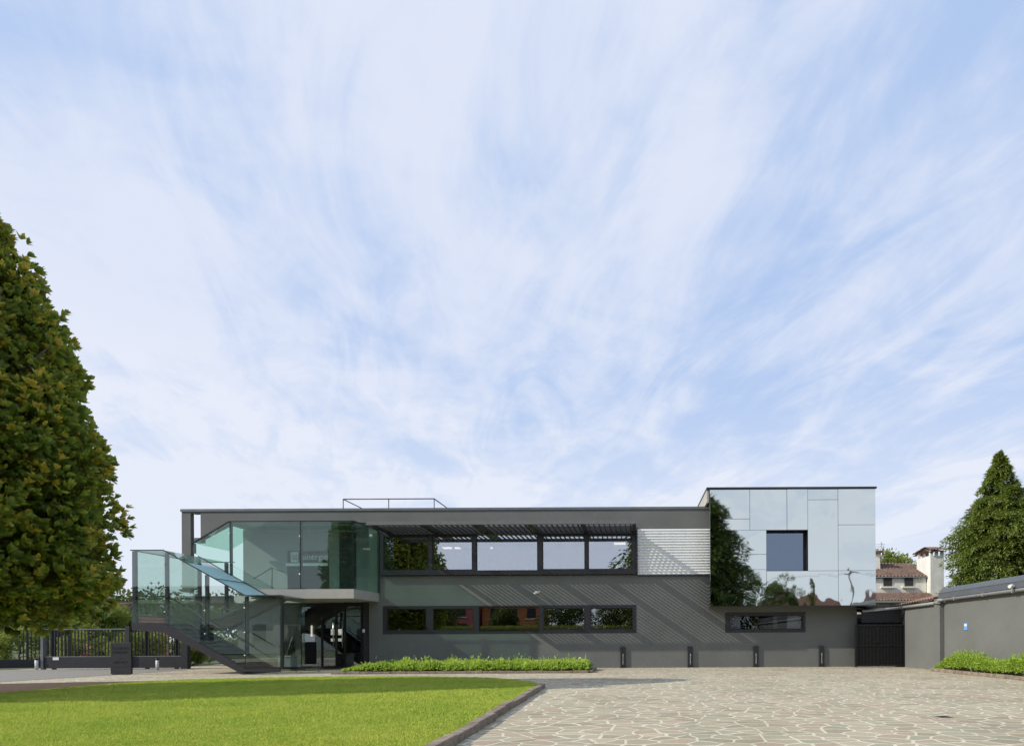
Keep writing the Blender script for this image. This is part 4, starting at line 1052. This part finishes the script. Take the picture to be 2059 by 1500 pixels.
# dark notice stele
c = G(243, 1356)
ste = thing('sign_stele', 'dark steel sign slab with cut lettering in front of the sliding gate', 'sign', (c.x, c.y, 0))
hw = (P(264, 1320, c.y).x - P(222.5, 1320, c.y).x) / 2; zs_ = P(243, 1292.5, c.y).z
mb = on(ste); mb.box(c.x - hw, c.x + hw, c.y, c.y + .07, .02, zs_); mb.build('slab', M['dark'], ste, bevel=.005)
mb = on(ste); mb.box(c.x - hw, c.x + hw, c.y - .008, c.y + .078, zs_ + .001, zs_ + .012); mb.build('cap', M['coping'], ste)
mb = on(ste); mb.box(c.x - hw + .05, c.x + hw - .05, c.y + .01, c.y + .06, 0, .019); mb.build('foot', M['black'], ste)
for body, zc, wd in (('CABLES', .80, .58), ('MOUNT', .67, .50), ('LIFE ICT', .35, .52)):
    text_mesh('lettering', body, .13, M['black'], ste, (c.x - wd * hw * 1.35, c.y - .003, zs_ * zc), (1, 0, 0), (0, 0, 1), width=wd * hw * 2.6)
mb = on(ste); mb.box(c.x - .12, c.x + .12, c.y - .004, c.y - .001, zs_ * .51, zs_ * .525); mb.box(c.x - .25, c.x + .25, c.y - .004, c.y - .001, zs_ * .245, zs_ * .258); mb.box(c.x - hw + .07, c.x - hw + .085, c.y - .004, c.y - .001, zs_ * .62, zs_ * .95); mb.build('cut_lines', M['black'], ste)
# small path lights
def path_light():
    t = thing('path_light', '', 'path light')
    mb = MB(); mb.bar((0, 0, 0), (0, 0, .40), .055, 14); mb.build('body', M['white'], t)
    mb = MB(); mb.bar((0, 0, .401), (0, 0, .47), .058, 14); mb.build('head', M['black'], t)
    return t
pl0 = path_light()
for i, (px, py, lb) in enumerate(((73.5, 1346, 'short white path light by the left end of the sliding gate'), (316.5, 1347, 'short white path light under the glazed stair landing'))):
    t = pl0 if i == 0 else copy_tree(pl0); c = G(px, py); t.location = (c.x, c.y, 0); t['label'] = lb; t['category'] = 'path light'; t['group'] = 'short path lights by the gate'

# magnolia on the lawn at the left edge
MX, MY = -13.75, 12.0
mg = thing('magnolia_tree', 'big conical magnolia with glossy green and rusty leaves at the left edge', 'tree', (MX, MY, 0.05))
rg = np.random.default_rng(77)
pz_ = np.array([1.75, 2.05, 2.6, 3.8, 5.7, 7.3, 8.55, 9.25, 9.7, 10.2]); pr_ = np.array([1.7, 2.3, 2.5, 2.46, 2.24, 1.88, 1.48, 1.1, .75, .2])
nl = 360
zt = np.linspace(pz_[0], pz_[-1], 300); cdf = np.cumsum(np.interp(zt, pz_, pr_)); cdf /= cdf[-1]
z = np.interp(rg.uniform(0, 1, nl), cdf, zt); th = rg.uniform(0, 2 * np.pi, nl)
r = np.interp(z, pz_, pr_); lr = rg.uniform(.30, .80, nl) * np.clip(r / 1.5, .45, 1)
rad = np.maximum(r - lr * .75, 0) * np.where(rg.uniform(0, 1, nl) < .72, rg.uniform(.84, 1.13, nl), rg.uniform(.3, .9, nl))
lob = np.stack([MX + rad * np.cos(th), MY + rad * np.sin(th), z, lr], 1)
per = 26
nin = 420
zi = np.interp(rg.uniform(0, 1, nin), cdf, zt); ti = rg.uniform(0, 2 * np.pi, nin); ri = np.interp(zi, pz_, pr_) * rg.uniform(.2, .78, nin)
lob = np.concatenate([lob, np.stack([MX + ri * np.cos(ti), MY + ri * np.sin(ti), zi, np.clip(np.interp(zi, pz_, pr_) * .3, .25, .7)], 1)]); th = np.concatenate([th, ti]); nl = nl + nin
idx = np.repeat(np.arange(nl), per); n = len(idx)
d = unit(rdir(rg, n) + 0.9 * np.stack([np.cos(th), np.sin(th), np.zeros(nl) + .1], 1)[idx])
cen = lob[idx, :3] + d * (lob[idx, 3] * rg.uniform(.55, 1.05, n))[:, None]
rz_ = 8; j = np.repeat(np.arange(n), rz_); N = len(j)
tw = unit(d * .9 + np.array([0, 0, .40]) + rdir(rg, n) * .30)[j]
ph = rg.uniform(0, 2 * np.pi, N)
u = unit(np.cross(tw, np.array([.3, .2, .93]))); v = np.cross(tw, u)
opn = rg.uniform(.15, .55, N)[:, None]
ax = tw * (1.05 - opn * .8) + (u * np.cos(ph)[:, None] + v * np.sin(ph)[:, None]) * opn
nr = tw - ax * .3 + rdir(rg, N) * .25
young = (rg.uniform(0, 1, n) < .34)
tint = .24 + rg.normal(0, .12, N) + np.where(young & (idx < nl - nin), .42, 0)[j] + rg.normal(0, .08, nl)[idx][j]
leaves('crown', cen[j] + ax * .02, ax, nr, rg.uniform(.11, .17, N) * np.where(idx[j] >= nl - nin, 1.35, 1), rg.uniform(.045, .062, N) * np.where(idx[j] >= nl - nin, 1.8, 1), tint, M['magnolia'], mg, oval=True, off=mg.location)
trunk_mb(mg, (MX, MY, .05), 9.2, .17, np.random.default_rng(3), 22, 2.2, .12).build('trunk', M['bark'], mg)

# greenery and houses beyond the left gate
BUSH = [(-31.5, 28.0, 2.2, 1.5, 'tall loose shrub at the far left behind the bar fence'), (-29.0, 28.3, 2.0, 1.25, 'loose shrub with pale leaves behind the end of the bar fence'), (-26.2, 28.6, 1.7, 1.2, 'dense shrub behind the left part of the sliding gate'),
        (-23.6, 28.2, 1.35, 1.1, 'low shrub behind the middle of the sliding gate'), (-21.2, 28.6, 1.35, 1.0, 'low shrub behind the sign slab and gate'), (-18.9, 28.4, 1.3, 1.0, 'low shrub behind the gate under the stair landing'), (-17.0, 27.6, 1.1, .9, 'low shrub at the right end of the gate under the stair'), (-19.6, 31.5, 1.2, 1.5, 'spreading shrub beside the path behind the staircase'), (-22.7, 27.6, 1.75, 1.25, 'bushy shrub close behind the gate, below the stair landing'), (-22.4, 31, 1.9, 1.6, 'tall shrub farther back behind the gate, left of the stair landing')]
for i, (x, y, hh, rx, lb) in enumerate(BUSH):
    round_tree('shrub', lb, (x, y, 0), hh, rx, hh * .52, hh * .52, 34, 150, .11, 100 + i, M['leafy'], 'shrub', 'shrubs beyond the left gate', bright=.35 if i < 3 else .12, trunk_r=.05)
TREES = [(P(205, 1240, 34), 34, 3.6, 1.45, M['leafy'], .05, 'round green tree in front of the pink house roof'), (P(95, 1240, 36), 36, 4.4, 2.4, M['leafy_dark'], 0, 'dark tree under the magnolia, left of the pink house'), (P(10, 1240, 36), 36, 4.2, 2.6, M['leafy'], .1, 'bright green tree at the left edge beyond the fence'),
         (P(248, 1240, 37), 37, 3.1, 1.2, M['leafy'], 0, 'small tree just left of the stair landing glass')]
for i, (p, y, hh, rx, m_, br, lb) in enumerate(TREES):
    round_tree('garden_tree', lb, (p.x, y, 0), hh, rx, hh * .6, hh * .42, 46, 170, .16, 200 + i, m_, 'tree', 'garden trees beyond the gate', bright=br, trunk_r=.1)
# pink house
hp = lambda px, py, d=48: P(px, py, d)
p0, p1 = hp(152, 1260).x, hp(262, 1260).x; ze = hp(170, 1239).z
ph_ = house('pink_house', 'pink house with a brown tiled roof beyond the sliding gate', p0, p1, 48, 52, ze, M['pink'])
tile_roof(ph_, (p0 - .9, 47.1, ze), (p1 + .5, 47.1, ze), (p1 - 1.4, 50, ze + 1.2), (p0 + 2.2, 50, ze + 1.2), 30, 9, M['tile'], .05)
mb = on(ph_); mb.prism([(p0 - .9, 47.1, ze - .02), (p0 - .9, 52.6, ze - .02), (p0 + 2.2, 50, ze + 1.16)], (.02, 0, .01)); mb.build('roof', M['tile'], ph_)
wbox(ph_, p0 + 1.4, p0 + 2.3, 48, 1.2, 2.5); wbox(ph_, p0 + 4.4, p0 + 5.3, 48, 1.2, 2.5)
# wooded slope far behind
def woods(name, label, x0, x1, y0, y1, n, hmin, hmax, seed, m_):
    rg = np.random.default_rng(seed)
    lob = np.stack([rg.uniform(x0, x1, n), rg.uniform(y0, y1, n), rg.uniform(0, 1, n), rg.uniform(2.0, 4.0, n)], 1)
    s_ = (lob[:, 1] - y0) / (y1 - y0)
    lob[:, 2] = hmin * .3 + (hmin + (hmax - hmin) * s_) * (0.35 + .65 * lob[:, 2]) * (1 - .25 * np.sin(lob[:, 0] * .11 + seed) ** 2)
    o = lobed_crown(name, rg, lob, 110, .75, .45, m_, None, spread=.5)
    return tag(o, label, 'woodland', kind='stuff')
woods('woods', 'hazy green wooded slope far beyond the left gate', -135, -62, 105, 135, 300, 5, 13, 5, M['leafy_far'])
woods('woods', 'distant wood on the horizon behind the office', -60, 110, 150, 175, 170, 4, 6.0, 6, M['leafy_far'])

# ------------------------------------------------------------------ what stands behind the camera and shows in the mirrors and windows
conifer('cedar_tree', 'huge drooping dark cedar mirrored in the left half of the mirrored box', (5.1, -10.5, 0), [(.4, 5.6), (2, 6.1), (4, 6.4), (6, 6.5), (8, 6.5), (10, 6.3), (12, 5.5), (14.2, 4.0), (15.3, 2.4), (16.3, .3)], 51, M['leafy_dark'], nb=2600, per=34, droop=.45, spray=.6, wd=.2, trunk_r=.35)
hg = thing('hedge', 'clipped dark green hedge mirrored in the ground floor windows', 'hedge', (-4, -9, 0))
rg = np.random.default_rng(61); n = 60000
leaves('foliage', np.stack([rg.uniform(-20, 4, n), -9 + rg.uniform(-.7, .7, n), rg.uniform(.05, 2.5, n)], 1), rdir(rg, n) + np.array([0, .3, .5]), rdir(rg, n), rg.uniform(.08, .2, n), rg.uniform(.05, .1, n), .5 + rg.normal(0, .2, n), M['leafy'], hg, off=hg.location)
mb = on(hg); mb.box(-20, 4, -9.5, -8.5, 0.01, 2.2); mb.build('stems', M['bark'], hg)
t = house('pink_villa', 'pink villa mirrored in the lower windows', -27, -18.4, -30, -22, 6.2, M['pink'])
tile_roof(t, (-17.9, -21.4, 6.2), (-27.5, -21.4, 6.2), (-25, -26, 8.2), (-20.4, -26, 8.2), 26, 9, M['tilered'], .05)
for x in (-25.5, -23, -20.5): wbox(t, x, x + 1.0, -22, 1.2, 2.7, out=1); wbox(t, x, x + 1.0, -22, 4.0, 5.5, out=1)
t = house('orange_villa', 'orange villa mirrored in the middle lower window', -18, -11.2, -32, -24, 5.6, M['orange'])
tile_roof(t, (-10.7, -23.4, 5.6), (-18.3, -23.4, 5.6), (-16, -28, 7.6), (-13, -28, 7.6), 26, 9, M['tilered'], .05)
for x in (-17, -14.8, -12.6): wbox(t, x, x + 1.0, -24, 1.2, 2.7, out=1); wbox(t, x, x + 1.0, -24, 3.8, 5.0, out=1)
t = house('grey_villa', 'wide grey villa mirrored in the stair landing glass', -58, -33, -34, -16, 5.4, M['plaster_old'])
tile_roof(t, (-32.5, -15.3, 5.4), (-58.5, -15.3, 5.4), (-54, -24, 7.2), (-37, -24, 7.2), 50, 12, M['tile'], .05)
for x in (-56, -51, -46, -41, -36): wbox(t, x, x + 1.2, -16, 1.2, 2.8, m_=M['flash'], out=1)
for i, (x0, x1, y, zz__, lb) in enumerate(((15.5, 24, -20, 4.6, 'low red roofed house mirrored at the lower middle of the box'), (25.5, 37, -19, 4.6, 'low red roofed house mirrored at the lower right of the box'))):
    t = house('red_roofed_house', lb, x0, x1, y - 8, y, zz__, M['plaster'], group='red roofed houses across the street')
    tile_roof(t, (x1 + .5, y + .6, zz__), (x0 - .5, y + .6, zz__), (x0 + 2, y - 4, zz__ + 1.9), (x1 - 2, y - 4, zz__ + 1.9), 28, 9, M['tilered'], .05)
    for x in (x0 + 1.2, x0 + 4.2, x1 - 2.2): wbox(t, x, x + 1, y, 1.1, 2.5, out=1)
for i, (x, y, hh) in enumerate(((17.2, -17.5, 6.6), (19.2, -17.8, 7.4))):
    conifer('cypress_tree', ('slim cypress mirrored under the square window, the shorter one', 'slim cypress mirrored under the square window, the taller one')[i], (x, y, 0), [(.3, .5), (1.5, .75), (hh * .6, .6), (hh * .9, .25), (hh, .03)], 70 + i, M['leafy_dark'], nb=260, per=18, droop=-.6, spray=.28, wd=.09, group='cypresses across the street', trunk_r=.08)
for i, (x, y, hh, rx, lb) in enumerate(((-20, -13, 7, 3, 'broad tree mirrored at the far left windows'), (15.0, -16, 8, 2.8, 'bushy tree mirrored beside the cedar'), (-2.0, -15, 7.5, 3.2, 'bushy tree mirrored in the right lower windows'), (-7, -14, 6.5, 2.9, 'bushy tree mirrored in the fourth lower window'), (-13, -13, 4.6, 1.7, 'small tree mirrored before the orange villa'), (-17.3, -12.0, 2.8, 1.5, 'round bush mirrored before the pink villa'), (-27, -14, 6, 3, 'wide tree mirrored in the stair glass'))):
    round_tree('street_tree', lb, (x, y, 0), hh, rx, hh * .58, hh * .4, 46, 150, .24, 300 + i, M['leafy_dark'], 'tree', 'trees along the street', trunk_r=.15)
up_ = thing('utility_pole', 'wooden utility pole with wires mirrored at the right of the box', 'utility pole', (23.0, -17, 0))
mb = on(up_); mb.bar((23, -17, 0), (23, -17, 8.6), .15, 10, .10); mb.build('pole', M['bark'], up_)
mb = on(up_); mb.box(22.2, 23.8, -17.06, -16.94, 8.0, 8.12); mb.build('crossarm', M['bark'], up_)
mb = on(up_)
for dz, dx in ((8.15, -.7), (8.15, .7)):
    pts = [Vector((23 + dx + (x - 23), -17, dz - 1.0 * (1 - ((x - 23 + 35) / 35 - 1) ** 2) * 0 - .02 * abs(x - 23) * (35 - abs(x - 23)) * .12)) for x in np.linspace(-12, 58, 40)]
    for a, b in zip(pts, pts[1:]): mb.bar(a, b, .012, 4)
mb.build('wires', M['black'], up_)
